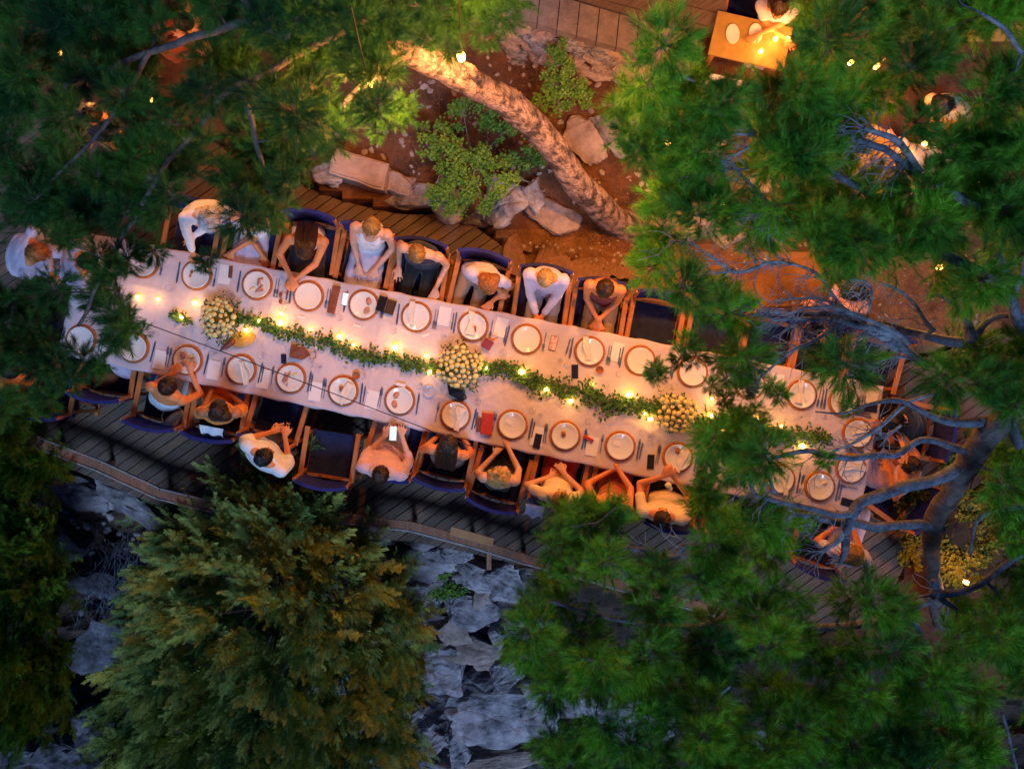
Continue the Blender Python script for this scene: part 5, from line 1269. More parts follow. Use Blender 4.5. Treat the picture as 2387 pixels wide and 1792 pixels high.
def poisson(polys, holes, dist, seed, tries=9000):
    r = random.Random(seed); pts = []; cell = {}
    xs = [p[0] for q in polys for p in q]; ys = [p[1] for q in polys for p in q]; x0, x1, y0, y1 = min(xs), max(xs), min(ys), max(ys)
    for _ in range(tries):
        x, y = r.uniform(x0, x1), r.uniform(y0, y1)
        if not any(inpoly(x, y, q) for q in polys) or any(inpoly(x, y, h) for h in holes): continue
        k = (int(x//dist), int(y//dist))
        if any((x-a)**2+(y-b)**2 < dist*dist for i in (-1,0,1) for j in (-1,0,1) for a, b in cell.get((k[0]+i, k[1]+j), ())): continue
        cell.setdefault(k, []).append((x, y)); pts.append((x, y))
    return pts
def skeleton_mesh(branches, seg=9, wob=.25):
    """branches: lists of (px,py,z,radius px)"""
    m = MB(); nodes = []
    for bi, br in enumerate(branches):
        q = []
        for px, py, z, r in br: p = P(px, py, z); q.append((p.x, p.y, p.z, r*(CAM_H-z)/FOC))
        sp = smooth_path(q, 7)
        jit = [Vector((noise.noise(Vector((s[0]*4+bi, s[1]*4, 1))), noise.noise(Vector((s[0]*4, s[1]*4+bi, 5))), noise.noise(Vector((s[0]*3, s[1]*3, 9+bi)))))*min(.035, s[3]*1.3) for s in sp]
        pts = [Vector(s[:3])+j for s, j in zip(sp, jit)]
        m.tube(pts, [max(.003, s[3]) for s in sp], seg, wob=wob, seed=bi*3.1); nodes += [(p, s[3]) for p, s in zip(pts, sp)]
    return m, nodes
def connect(nodes, targets, m, r0=.011, seed=0, maxd=2.5):
    P_ = np.array([tuple(n[0]) for n in nodes]); R = np.array([n[1] for n in nodes])
    T = np.array([tuple(t) for t in targets]); left = list(range(len(T))); r = random.Random(seed)
    best = np.full(len(T), 1e9); who = np.zeros(len(T), int)
    for i in range(len(T)): d = np.linalg.norm(P_-T[i], axis=1); who[i] = int(d.argmin()); best[i] = d.min()
    pts = [Vector(p) for p in P_]; rad = list(R)
    while left:
        j = min(left, key=lambda k: best[k]); left.remove(j); a = pts[who[j]]; b = Vector(T[j]); L_ = (b-a).length
        ra = min(rad[who[j]]*.7, .010+.014*L_); mid1 = a.lerp(b, .35)+Vector((r.uniform(-.1,.1)*L_, r.uniform(-.1,.1)*L_, -.06*L_)); mid2 = a.lerp(b, .7)+Vector((r.uniform(-.1,.1)*L_, r.uniform(-.1,.1)*L_, -.05*L_))
        ra = max(ra, .006); m.tube([a, mid1, mid2, b], [ra, ra*.8, ra*.6, max(.0035, ra*.4)], 5)
        for q, rr_ in ((mid1, ra*.8), (mid2, ra*.6), (b, ra*.5)):
            pts.append(q); rad.append(rr_); k = len(pts)-1
            for i in left:
                d = (T[i]-np.array(q)); d = math.sqrt(d @ d)
                if d < best[i]: best[i] = d; who[i] = k
def gn_instances(root, name, tpls, O, Q, S, idx):
    """one crown object whose clumps are geometry-node instances of a few clump meshes"""
    col = bpy.data.collections.new(name+'_clumps')
    for k, me in enumerate(tpls): o = bpy.data.objects.new(name+'_clump_%02d' % k, me); col.objects.link(o)
    me = bpy.data.meshes.new(name); me.vertices.add(len(O)); me.vertices.foreach_set('co', np.asarray(O, np.float32).ravel())
    a = me.attributes.new('rot', 'FLOAT_VECTOR', 'POINT'); a.data.foreach_set('vector', np.asarray(Q, np.float32).ravel())
    a = me.attributes.new('scl', 'FLOAT_VECTOR', 'POINT'); a.data.foreach_set('vector', np.asarray(S, np.float32).ravel())
    a = me.attributes.new('idx', 'INT', 'POINT'); a.data.foreach_set('value', np.asarray(idx, np.int32))
    for m_ in tpls[0].materials: me.materials.append(m_)
    ob = link(name, me, root); tag(ob, kind='stuff')
    ng = bpy.data.node_groups.new(name, 'GeometryNodeTree'); ng.interface.new_socket('Geometry', in_out='INPUT', socket_type='NodeSocketGeometry'); ng.interface.new_socket('Geometry', in_out='OUTPUT', socket_type='NodeSocketGeometry')
    N, L = ng.nodes, ng.links; gi = N.new('NodeGroupInput'); go = N.new('NodeGroupOutput'); ip = N.new('GeometryNodeInstanceOnPoints'); ci = N.new('GeometryNodeCollectionInfo')
    ci.inputs['Collection'].default_value = col; ci.inputs['Separate Children'].default_value = True; ci.inputs['Reset Children'].default_value = True
    def att(n_, t): x = N.new('GeometryNodeInputNamedAttribute'); x.data_type = t; x.inputs['Name'].default_value = n_; return x.outputs['Attribute']
    L.new(gi.outputs[0], ip.inputs['Points']); L.new(ci.outputs[0], ip.inputs['Instance']); ip.inputs['Pick Instance'].default_value = True
    er = N.new('FunctionNodeEulerToRotation'); L.new(att('rot', 'FLOAT_VECTOR'), er.inputs[0]); L.new(er.outputs[0], ip.inputs['Rotation'])
    L.new(att('idx', 'INT'), ip.inputs['Instance Index']); L.new(att('scl', 'FLOAT_VECTOR'), ip.inputs['Scale']); L.new(ip.outputs[0], go.inputs[0])
    md = ob.modifiers.new('clumps', 'NODES'); md.node_group = ng; return ob
CLUMPS = {}
def clump_tpls(mt, key, shoots, Rc, flat, nvar=7):
    if key in CLUMPS: return CLUMPS[key]
    out = []
    for v in range(nvar):
        rs = np.random.RandomState(100+v); n = shoots
        d = rs.normal(size=(n, 3)); d[:, 2] = np.abs(d[:, 2])*.9-.3; d /= np.linalg.norm(d, axis=1, keepdims=True)
        o = d*Rc*rs.uniform(.2, .95, (n, 1))*np.array([1, 1, flat]); dd = d+np.array([0, 0, .35])+rs.normal(size=(n, 3))*.25
        w = rs.randint(0, len(TPL), n); V = np.concatenate([place(TPL[k], o[w == k], dd[w == k], rs.uniform(.75, 1.15, (w == k).sum()), rs) for k in range(len(TPL)) if (w == k).any()])
        tw = MB(); [tw.tube([(0, 0, -.05), tuple(o[k]*.5+np.array([0, 0, -.02])), tuple(o[k])], [.0045, .003, .002], 3, cap=False) for k in range(0, n, 2)]
        me = npmesh('clump', V, 3, mt); bm = bmesh.new(); bm.from_mesh(me); me2 = bpy.data.meshes.new('t'); me2.from_pydata(tw.v, [], tw.f); nf = len(bm.faces); bm.from_mesh(me2)
        bm.faces.ensure_lookup_table()
        for q in range(nf, len(bm.faces)): bm.faces[q].material_index = 1
        bm.to_mesh(me); bm.free(); bpy.data.meshes.remove(me2); me.materials.append(M_twig); out.append(me)
    CLUMPS[key] = out; return out
def pine_crown(root, clumps, mt, seed, shoots=30, Rc=.2, flat=.65):
    """clumps: (px,py,z,scale)"""
    rs = np.random.RandomState(seed); tp = clump_tpls(mt, mt.name, 78, .165, flat); O = []; Q = []; S = []; I = []
    for px, py, z, s in clumps:
        small = s < .7; s2 = max(s*.9, .42)
        O.append(tuple(P(px, py, z))); Q.append((rs.uniform(-.5, .5), rs.uniform(-.5, .5), rs.uniform(0, 6.283))); S.append((s2*rs.uniform(.9, 1.15), s2*rs.uniform(.8, 1.05), s2)); I.append(rs.randint(0, len(tp)))
    gn_instances(root, 'crown', tp, O, Q, S, I); return [Vector(o) for o in O], None
def zfun(base, amp, f, seed): return lambda x, y, r: base+amp*noise.noise(Vector((x*f/100.0, y*f/100.0, seed)))+r.uniform(-.22, .22)

# ---------------- left pine (leaning trunk)
lt = thing('pine_tree', 'dark leaning pine whose lit trunk crosses the planted bed', 'tree')
LBR = [[(1468,535,.02,42),(1440,512,.2,34),(1395,478,.55,33),(1340,420,.9,32),(1290,345,1.25,32),(1215,262,1.6,34),(1140,215,1.9,33),(1060,172,2.2,32),(990,138,2.45,33),(945,122,2.6,30),(900,95,2.75,22),(840,60,2.9,18),(760,20,3.1,14),(640,-30,3.3,12)]]
lm, ln = skeleton_mesh(LBR, 24, .13); lm.build('trunk', M_bark, lt, True)
m = MB(); kn = [P(1075,165,2.28), P(1085,150,2.33), P(1098,158,2.33), P(1112,182,2.2)]; m.tube(kn, [.03,.035,.04,.05], 9, wob=.3); m.build('branch_stub', M_bark, lt, True)
for pts_, r_ in [([(1468,530,.1),(1500,560,.03),(1520,600,0.0)], .06), ([(1460,520,.15),(1420,560,.05),(1390,570,.0)], .05), ([(1475,520,.1),(1530,520,.05)], .045)]:
    m = MB(); q_ = [P(*p) for p in pts_]; m.tube(q_, [r_, r_*.7, r_*.4][:len(q_)], 8, wob=.3); m.build('root', M_bark, lt, True)
m = MB(); m.tube([P(1205,235,1.75), P(1213,215,1.9)], [.012,.007], 6); m.build('twig_stub', M_bark, lt, True)
LB2 = [[(840,60,2.9,14),(700,120,3.1,10),(560,200,3.2,9),(430,330,3.2,7),(330,480,3.1,6)],[(760,20,3.1,12),(560,60,3.3,10),(350,120,3.3,8),(150,200,3.2,6)],[(560,200,3.2,8),(600,330,3.0,6),(620,430,2.9,5)],
       [(330,480,3.1,6),(250,620,3.0,5),(180,760,2.9,4)],[(560,-10,3.6,8),(620,60,3.5,8),(670,95,3.5,6)],[(945,122,2.6,16),(880,180,2.7,9),(800,240,2.8,6)],[(350,120,3.3,7),(240,300,3.2,5),(120,420,3.1,4)],[(865,20,2.8,8),(880,60,2.75,9),(905,95,2.7,9)]]
lm2, ln2 = skeleton_mesh(LB2, 7, .2)
LPOLY = [[(-60,-60),(1240,-60),(1190,10),(1120,40),(1050,20),(1010,60),(960,90),(900,110),(880,200),(900,260),(860,290),(790,300),(740,350),(700,400),(640,450),(640,500),(560,510),(540,440),(470,430),(430,520),(430,570),(350,590),(290,620),(280,700),(290,770),(240,790),(180,770),(150,830),(110,890),(40,920),(-60,960)]]
LHOLE = [[(60,240),(110,225),(170,290),(120,380),(60,390),(30,330)],[(175,215),(285,225),(295,400),(190,400)],[(390,0),(500,0),(505,125),(400,130)],[(30,540),(120,530),(130,600),(110,690),(20,690)],[(150,560),(225,570),(230,670),(160,690)],[(410,420),(500,400),(540,500),(480,560),(400,560)],
         [(470,270),(565,280),(590,370),(500,390)],[(280,655),(385,655),(385,730),(280,730)],[(150,130),(195,140),(190,210),(150,200)],[(290,500),(340,510),(340,560),(290,560)],[(570,85),(660,75),(670,150),(560,150)],[(370,560),(400,560),(400,600),(350,600)],[(-10,840),(60,840),(60,930),(-10,930)],[(-60,430),(70,440),(20,540),(-60,560)],[(1015,60),(1110,60),(1110,140),(1010,140)]]
r9 = random.Random(9); zf = zfun(3.0, 1.1, 1.1, 3)
cl = [(x, y, zf(x, y, r9), r9.uniform(.75, 1.15)) for x, y in poisson(LPOLY, LHOLE, 45, 1) if noise.noise(Vector((x/120., y/120., 2))) > -.34]
cl = [(c[0], c[1], c[2], c[3]*(.85 if c[1] > 540 and c[0] < 430 else 1)) for c in cl if r9.random() > (.1 if c[1] > 540 and c[0] < 430 else .06)]
cl += [(15,250,3.1,.9),(60,215,3.2,.8),(20,330,3.0,.9),(70,400,2.9,.8),(15,440,2.9,.9),(60,500,2.8,.8),(110,480,2.9,.8),(25,700,2.9,.8),(215,700,2.8,.6),(240,660,2.9,.6),(130,330,3.0,.6),(900,85,3.3,.9),(855,60,3.4,1.0),(800,40,3.5,1.0),(750,15,3.6,1.0),(875,125,3.2,.8),(835,105,3.3,.8),(920,60,3.3,.7),(700,30,3.6,.9),(485,603,2.2,.5),(475,618,2.2,.4),(300,735,2.6,.5),(270,800,2.6,.7),(330,770,2.6,.4),(940,250,2.6,.7),(920,280,2.6,.6),(1050,120,2.9,.5),(1130,90,2.95,.6),(1170,40,3.0,.7),(1010,100,2.8,.5),(1000,90,3.2,.5),(880,300,2.6,.6),(60,820,2.8,.9),(120,840,2.7,.8),(190,840,2.6,.8),(160,880,2.6,.7),(240,850,2.6,.6),(110,930,2.5,.7),(15,950,2.5,.7)]
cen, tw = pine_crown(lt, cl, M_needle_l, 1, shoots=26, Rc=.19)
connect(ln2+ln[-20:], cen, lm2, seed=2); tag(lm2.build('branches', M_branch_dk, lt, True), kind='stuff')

# ---------------- right pine
rt = thing('pine_tree', 'broad pine with forked grey limbs covering the bare table end', 'tree')
RBR = [[(2420,880,3.3,26),(2318,1002,3.2,30),(2250,1090,3.0,27),(2205,1165,2.7,24),(2172,1235,2.4,22),(2172,1310,1.6,16),(2180,1380,1.0,17),(2195,1440,.2,22)],
 [(2190,1232,2.5,13),(2090,1224,2.7,11),(2000,1222,2.8,11),(1930,1212,2.9,8),(1850,1195,3.0,6)],
 [(2275,1072,3.0,17),(2235,1092,3.0,17),(2180,1118,3.0,15),(2090,1145,3.0,15),(2025,1158,3.0,14),(1988,1185,3.0,14),(1975,1225,3.0,12),(1972,1280,3.0,9),(1960,1310,3.0,5)],
 [(1990,1190,3.0,10),(1940,1200,3.05,8),(1880,1185,3.1,6),(1800,1160,3.1,6),(1760,1145,3.1,5),(1755,1105,3.1,8)],
 [(1985,1225,3.0,8),(1950,1260,3.0,8),(1915,1290,3.0,6)],
 [(2300,1035,3.1,10),(2262,1052,3.1,10),(2215,1035,3.1,9),(2150,1030,3.15,8),(2085,1055,3.2,8),(2010,1066,3.25,8),(1940,1064,3.3,8),(1875,1050,3.3,6),(1800,1068,3.3,4)],
 [(1795,1075,3.3,4),(1780,1020,3.3,5),(1760,985,3.3,9),(1735,975,3.3,3)],[(1795,1075,3.3,4),(1800,1130,3.3,4),(1815,1150,3.3,3)],
 [(2345,990,3.2,14),(2310,984,3.2,13),(2240,982,3.25,10),(2180,978,3.3,8),(2120,942,3.4,6),(2080,934,3.4,6),(2030,942,3.4,4),(1970,962,3.4,2.5),(1900,960,3.4,2)],
 [(2110,945,3.4,5),(2040,1000,3.4,5),(1985,1035,3.35,4),(1930,1060,3.3,2.5)],[(2100,990,3.4,3),(2060,1015,3.4,3),(2048,1005,3.4,2)],
 [(2110,938,3.4,5),(2180,915,3.4,4),(2230,905,3.4,4)],
 [(2380,1040,3.2,12),(2350,970,3.25,12),(2300,930,3.3,8)],
 [(2470,880,3.4,16),(2390,780,3.5,14),(2365,700,3.6,12),(2345,640,3.6,9),(2325,595,3.6,6)],[(2362,690,3.6,7),(2380,640,3.7,5),(2385,600,3.7,3)],
 [(2390,740,3.5,8),(2320,740,3.4,7),(2265,785,3.3,9)],[(2262,795,3.3,15),(2240,730,3.3,10),(2215,700,3.3,6),(2180,680,3.3,4)],[(2280,800,3.2,14),(2180,790,3.2,10),(2110,775,3.2,9),(2050,755,3.2,6)],
 [(2180,775,3.3,6),(2140,720,3.3,5),(2100,680,3.3,4),(2060,660,3.3,3)],
 [(2170,855,3.5,8),(2120,815,3.5,9),(2060,785,3.5,9),(2010,755,3.5,8),(1960,715,3.5,5),(1945,690,3.5,4),(1905,640,3.5,4),(1855,620,3.5,4),(1800,615,3.5,4),(1755,628,3.5,5),(1710,632,3.5,4),(1660,600,3.5,3),(1610,568,3.5,3),(1560,560,3.5,2)],
 [(2090,815,3.5,8),(2030,770,3.5,8),(1975,740,3.5,7),(1910,730,3.5,6),(1860,730,3.5,5),(1790,728,3.5,4)],
 [(1975,752,3.5,6),(1910,790,3.5,5),(1850,815,3.5,4),(1790,865,3.5,3),(1770,885,3.5,2)],[(2005,755,3.5,5),(1960,720,3.5,5),(1915,695,3.5,3),(1860,695,3.5,3),(1810,700,3.5,2)],
 [(2110,830,3.5,4),(2060,840,3.5,3.5),(2030,858,3.5,2),(2015,875,3.5,2)],[(2020,740,3.5,3),(2030,690,3.5,3),(2020,660,3.5,3),(1985,650,3.6,3)],
 [(1625,600,3.5,3),(1600,620,3.5,2.5),(1560,640,3.5,2)],[(1700,632,3.5,3),(1650,640,3.5,2),(1600,650,3.5,2)],
 [(2000,690,3.5,2.5),(2030,630,3.5,2.5)],
 [(1995,330,3.9,7),(2060,345,3.9,8),(2110,385,3.8,8),(2200,440,3.7,10),(2350,520,3.6,13)],[(2010,300,3.9,5),(2090,330,3.9,8),(2150,400,3.8,8)],
 [(1765,318,3.8,6),(1740,290,3.8,4),(1700,262,3.8,3)],[(1765,318,3.8,5),(1700,312,3.8,3),(1660,300,3.8,2.5)],[(1750,345,3.8,3),(1700,370,3.8,3),(1680,390,3.8,2)],[(1745,395,3.8,3),(1700,395,3.8,2.5),(1640,392,3.8,2)],
 [(1800,330,3.8,8),(1900,380,3.7,8),(2010,440,3.6,9),(2150,560,3.6,12),(2360,680,3.6,12)],[(1620,190,3.9,3),(1590,175,3.9,3),(1565,150,3.9,2)],[(1400,-20,3.9,2),(1400,-10,3.9,2)],
 [(2387,120,4.2,6),(2330,60,4.2,5),(2290,30,4.2,4)],[(1860,470,3.7,4),(1790,480,3.7,3),(1740,500,3.7,2)],[(1880,520,3.7,5),(1840,515,3.7,4),(1800,500,3.7,3)],[(2150,845,3.5,7),(2085,790,3.5,8),(2040,765,3.55,7),(1990,760,3.55,6),(1930,745,3.55,5),(1850,742,3.55,4),(1800,748,3.55,3)],[(2120,800,3.55,6),(2060,760,3.55,6),(1990,735,3.6,5),(1930,715,3.6,4),(1880,718,3.6,3),(1830,735,3.6,2)],[(1700,380,3.8,3),(1760,440,3.8,4),(1820,500,3.8,5),(1900,540,3.7,6)],[(1560,300,3.8,3),(1620,270,3.8,3),(1700,250,3.8,3)]]
LOWBR = [[(2172,1390,2.2,12),(2050,1450,2.1,11),(1900,1460,2.1,10),(1760,1420,2.3,8),(1650,1330,2.8,7),(1625,1280,3.0,6),(1592,1272,3.0,6),(1575,1300,3.0,7),(1540,1306,3.0,7),(1528,1303,3.0,6),(1505,1282,3.0,5),(1470,1278,3.0,4),(1400,1270,3.0,4)],
 [(1535,1306,3.0,6),(1500,1318,3.0,6),(1460,1332,3.0,5),(1455,1350,3.0,3)],[(1660,1322,3.0,5),(1620,1340,3.0,5),(1560,1335,3.0,5)],[(2172,1385,3.0,11),(2260,1370,3.0,8),(2340,1320,3.0,8),(2400,1280,3.0,8)],
 [(2175,1350,3.0,8),(2200,1400,3.0,7),(2230,1420,3.0,4)],[(2260,1290,3.0,4),(2272,1225,3.0,5),(2300,1195,3.0,6),(2350,1180,3.0,8),(2400,1185,3.0,9)],[(1960,1480,2.1,8),(1900,1600,2.1,7),(1760,1660,2.2,6),(1560,1640,2.2,5)],[(2120,1430,2.1,8),(2180,1560,2.1,7),(2250,1700,2.2,5)],
 [(1760,1420,2.3,7),(1600,1460,2.4,6),(1420,1440,2.9,5),(1280,1400,2.9,4)],[(1700,1600,3.0,4),(1660,1640,3.0,4),(1620,1700,3.0,3)],[(2335,1660,3.3,4),(2350,1710,3.3,4),(2370,1790,3.3,3)],[(1440,1180,3.0,2),(1380,1230,3.0,3)]]
THICK = {0}
tm, tn = skeleton_mesh(RBR[:1], 16, .25); tm.build('trunk', M_branch_dk, rt, True)
names_n = []
allm = MB(); nodes = list(tn)
for br in RBR[1:]:
    bm_, n_ = skeleton_mesh([br], 8, .22); nodes += n_; mx = max(b[3] for b in br)
    bm_.build('branch', M_branch if mx > 9.5 else M_branch_lt, rt, True)
for br in LOWBR:
    bm_, n_ = skeleton_mesh([br], 8, .22); nodes += n_; bm_.build('branch', M_branch, rt, True)
# bare twiglets on the dead grey branches
def bare_twigs(nodes, n, box, seed):
    r = random.Random(seed); m = MB(); sel = [q for q in nodes if q[1] < .03 and inpoly(*pix(q[0]), box)]
    for _ in range(n):
        p, rad = r.choice(sel); a = r.uniform(2.2, 4.4); L_ = r.uniform(.08, .32); pts = [p]
        for j in range(4): a += r.uniform(-.5, .5); pts.append(pts[-1]+Vector((math.cos(a)*L_/4, math.sin(a)*L_/4, r.uniform(-.03,.02))))
        m.tube(pts, [.0045,.0038,.003,.0024,.0016], 4)
        if r.random() < .7:
            b = pts[2]; a2 = a+r.choice((-.8,.8)); m.tube([b, b+Vector((math.cos(a2), math.sin(a2), -.1))*L_*.3, b+Vector((math.cos(a2+.3), math.sin(a2+.3), -.1))*L_*.5], [.003,.0022,.0014], 4)
    return m
bt = bare_twigs(nodes, 420, [(1540,540),(2180,600),(2200,900),(1900,900),(1740,900)], 4); tag(bt.build('dead_twigs', M_branch_lt, rt), kind='stuff')
bt = bare_twigs(nodes, 260, [(1640,240),(2200,300),(2200,520),(1640,520)], 5); tag(bt.build('dead_twigs', M_branch_lt, rt), kind='stuff')
bt = bare_twigs(nodes, 220, [(1380,1200),(2120,960),(2300,1450),(1600,1450)], 6); tag(bt.build('dead_twigs', M_branch_lt, rt), kind='stuff')
RPOLY = [
 [(1545,95),(1600,130),(1650,215),(1760,225),(1800,160),(1870,170),(1880,90),(1850,-60),(2440,-60),(2440,600),(2387,620),(2300,590),(2290,660),(2240,690),(2190,640),(2100,650),(2040,610),(1960,590),(1940,650),(1900,620),(1850,560),(1780,540),(1700,500),(1680,470),(1640,500),(1560,470),(1520,400),(1470,330),(1460,270),(1480,200),(1500,140)],
 [(1510,520),(1545,480),(1560,520),(1540,600),(1580,650),(1640,680),(1690,710),(1730,720),(1760,780),(1740,840),(1700,840),(1665,790),(1640,720),(1560,660),(1520,640),(1510,600)],
 [(1895,830),(1950,815),(1990,830),(1990,870),(1910,870)],
 [(2185,840),(2240,810),(2330,810),(2440,780),(2440,1000),(2387,980),(2330,920),(2240,900),(2190,880)],
 [(1655,1010),(1720,1000),(1790,1060),(1760,1110),(1720,1130),(1680,1060)],
]
RHOLE = [[(1540,230),(1600,250),(1620,330),(1560,330)],[(1640,260),(1740,250),(1780,310),(1760,400),(1680,410),(1630,340)],[(1970,260),(2080,240),(2185,330),(2165,435),(2050,445),(1975,370)],[(2140,205),(2265,205),(2265,340),(2150,345)],[(1700,415),(1810,400),(1820,460),(1740,500),(1690,470)],[(2150,100),(2387,60),(2387,170),(2180,170)],
 [(1900,100),(2110,80),(2120,200),(1950,210),(1880,150)],[(1600,540),(1640,520),(1640,560)],[(2290,240),(2350,260),(2350,350),(2290,320)],[(1690,540),(1740,540),(1740,580),(1690,580)]]
zr = zfun(3.6, 1.0, 1.0, 8); r8 = random.Random(18)
cr_ = [(x, y, zr(x, y, r8), r8.uniform(.8, 1.15)) for x, y in poisson(RPOLY, RHOLE, 47, 2) if noise.noise(Vector((x/90., y/90., 5))) > -.27]
cr_ += [(1520,900-40,3.0,.3),(1585,895-60,3.0,.35),(1535,875,2.9,.4),(1600,800,3.1,.6),(1620,830,3.0,.5),(1680,840,3.0,.6),(1720,830,3.1,.7),(1695,880,2.9,.5),(1745,900,2.9,.4),(1800,900,2.8,.4),(1815,920,2.8,.35),(1730,905,2.8,.4),(1660,900,2.8,.35),(1690,930,2.8,.4),(1700,960,2.9,.5),(1660,1010,2.9,.5),(1650,1080,2.9,.5),(1700,1100,2.9,.6),(1730,1060,3.0,.6),(1760,1050,3.0,.5),(1690,1040,3.0,.7),(1720,980,3.0,.6),(1640,1060,2.9,.4),(1920,1075,3.3,.25),(1985,945,3.3,.2),(1760,960,3.1,.4),(1640,1120,2.9,.5)]
cr_ = [c for c in cr_ if r8.random() > .05 or c[3] < .7]
cen1, tw1 = pine_crown(rt, cr_, M_needle, 2, shoots=26, Rc=.2)
BPOLY = [[(1200,1400),(1230,1310),(1240,1230),(1290,1190),(1390,1160),(1440,1200),(1400,1250),(1440,1300),(1480,1330),(1600,1350),(1650,1290),(1640,1180),(1620,1130),(1660,1130),(1720,1170),(1790,1190),(1840,1220),(1860,1290),(1900,1330),(1990,1350),(2090,1420),(2200,1440),(2330,1350),(2440,1230),(2440,1640),(2387,1640),(2300,1620),(2210,1590),(2190,1640),(2260,1700),(2300,1850),(1260,1850),(1290,1740),(1270,1640),(1230,1560),(1210,1480)],
 [(2290,1060),(2440,1000),(2440,1300),(2340,1280),(2300,1150)]]
BHOLE = [[(1270,1420),(1340,1410),(1350,1480),(1280,1490)],[(1480,1440),(1570,1450),(1570,1490),(1480,1490)],[(1300,1580),(1440,1610),(1480,1680),(1400,1690),(1290,1640)],[(1720,1660),(1780,1650),(1790,1740),(1720,1740)],[(1400,1320),(1490,1340),(1480,1390),(1400,1390)],[(2000,1390),(2130,1440),(2080,1500),(1990,1470)],
 [(1420,1640),(1560,1680),(1560,1730),(1440,1720)],[(1600,1590),(1690,1590),(1690,1650),(1620,1650)],[(1680,1440),(1730,1430),(1740,1480),(1680,1480)],[(1890,1590),(1990,1640),(2000,1680),(1900,1660)],[(2100,1590),(2180,1600),(2140,1690),(2080,1650)],[(1880,1380),(1960,1390),(1940,1430)]]
zb = zfun(2.8, 1.2, 1.2, 21); r7 = random.Random(71)
cb = [(x, y, zb(x, y, r7), r7.uniform(.8, 1.15)) for x, y in poisson(BPOLY, BHOLE, 49, 3) if noise.noise(Vector((x/85., y/85., 15))) > -.20]
cb = [c for c in cb if r7.random() > .04]
cb += [(1440,1175,2.9,.5),(1420,1200,2.9,.6),(1650,1150,2.9,.6),(1350,1190,2.9,.7)]
cen2, tw2 = pine_crown(rt, cb, M_needle, 3, shoots=28, Rc=.205)
cm = MB(); connect(nodes, cen1+cen2, cm, seed=5); tag(cm.build('branchlets', M_branch, rt, True), kind='stuff')

# ---------------- junipers
def juniper(name, label, polys, holes, cpx, ztop, zdrop, Rpx, mt, seed, dist, n_spray=26, base=-3.3):
    root = thing(name, label, 'tree'); r = random.Random(seed); rs = np.random.RandomState(seed)
    ctr = P(cpx[0], cpx[1], ztop*.3)
    tm = MB(); tm.tube([Vector((ctr.x, ctr.y, base-.3)), Vector((ctr.x+.05, ctr.y, base*.4)), Vector((ctr.x, ctr.y+.05, ztop*.55))], [.13,.09,.03], 9, wob=.3)
    PO = []; PQ = []; PS = []; PI = []
    LL = [(a, b, 0.0) for a, b in poisson(polys, holes, dist, seed)]; LL += [(a, b, .62) for a, b in poisson(polys, holes, dist*1.05, seed+1) if math.hypot(a-cpx[0], b-cpx[1]) < Rpx*.85]
    for lx, ly, low in LL:
        d = math.hypot(lx-cpx[0], ly-cpx[1])/Rpx; lz = ztop-zdrop*min(1.3, d)**1.4+.6*noise.noise(Vector((lx/60., ly/60., seed)))+r.uniform(-.25, .25)-low
        lc = P(lx, ly, lz); rad = Vector((lc.x-ctr.x, lc.y-ctr.y, 0)); Rl = r.uniform(.15, .27); core = lc-Vector((0, 0, .36))-rad*.10
        axisp = Vector((ctr.x, ctr.y, max(base*.5, min(ztop*.5, core.z-.4-rad.length*.5)))); tm.tube([axisp, axisp.lerp(core, .6)-Vector((0,0,.05)), core], [.020,.013,.008], 5)
        rn = rad.normalized()*.45 if rad.length > .05 else Vector((0, 0, 0))
        for k in range(11):
            a = r.uniform(0, 6.283); q_ = math.sqrt(r.random()); hd = Vector((math.cos(a)*q_, math.sin(a)*q_, 0))+rn*.6; tip = lc+hd*Rl*1.5+Vector((0, 0, -.16*q_*q_+r.uniform(-.05, .05)))
            dv = tip-core; L_ = dv.length*r.uniform(.85, 1.0); PO.append(tuple(tip-dv.normalized()*L_)); el = math.atan2(dv.z, dv.xy.length); PQ.append((r.uniform(-.6, .6), -el*.9, math.atan2(dv.y, dv.x))); sc_ = L_/.52; PS.append((sc_, sc_*r.uniform(.8, 1.1), sc_)); PI.append(r.randrange(5))
    tm.build('trunk', M_jwood, root, True); gn_instances(root, 'crown', plume_tpls(mt), [tuple(a) for a in PO], PQ, PS, PI)
PLUMES = {}
def plume_tpls(mt):
    """plume along +x, one metre of axis = 0.52 m; z up"""
    if mt.name in PLUMES: return PLUMES[mt.name]
    out = []
    for v in range(5):
        r = random.Random(500+v); rs = np.random.RandomState(500+v); O = []; D = []; S = []; L_ = .52; ns = 30
        for k in range(ns):
            t = ((k+.5)/ns)**.8; c = Vector((L_*t, 0, .12*math.sin(t*1.6))); sd = 1 if k % 2 else -1; ang = sd*r.uniform(.25, 1.0)*(1-t*.6)
            O.append(tuple(c+Vector((r.gauss(0,.02), r.gauss(0,.03), r.gauss(0,.03))))); D.append((math.cos(ang), math.sin(ang), r.uniform(-.05, .7))); S.append(r.uniform(.6, 1.1)*(1.1-.4*t))
        O, D, S = map(np.array, (O, D, S)); w = rs.randint(0, len(SPR), ns); parts = []
        for k, tp in enumerate(SPR):
            i = w == k
            if not i.any(): continue
            Dk, Uk, Wk = frames(D[i]); a = rs.normal(0, .4, i.sum())[:, None]; U2 = Uk*np.cos(a)+Wk*np.sin(a); W2 = -Uk*np.sin(a)+Wk*np.cos(a); T = tp[None]*S[i][:, None, None]
            parts.append((O[i][:, None]+T[..., 0:1]*Dk[:, None]+T[..., 1:2]*U2[:, None]+T[..., 2:3]*W2[:, None]).reshape(-1, 3))
        out.append(npmesh('plume', np.concatenate(parts), 3, mt))
    PLUMES[mt.name] = out; return out
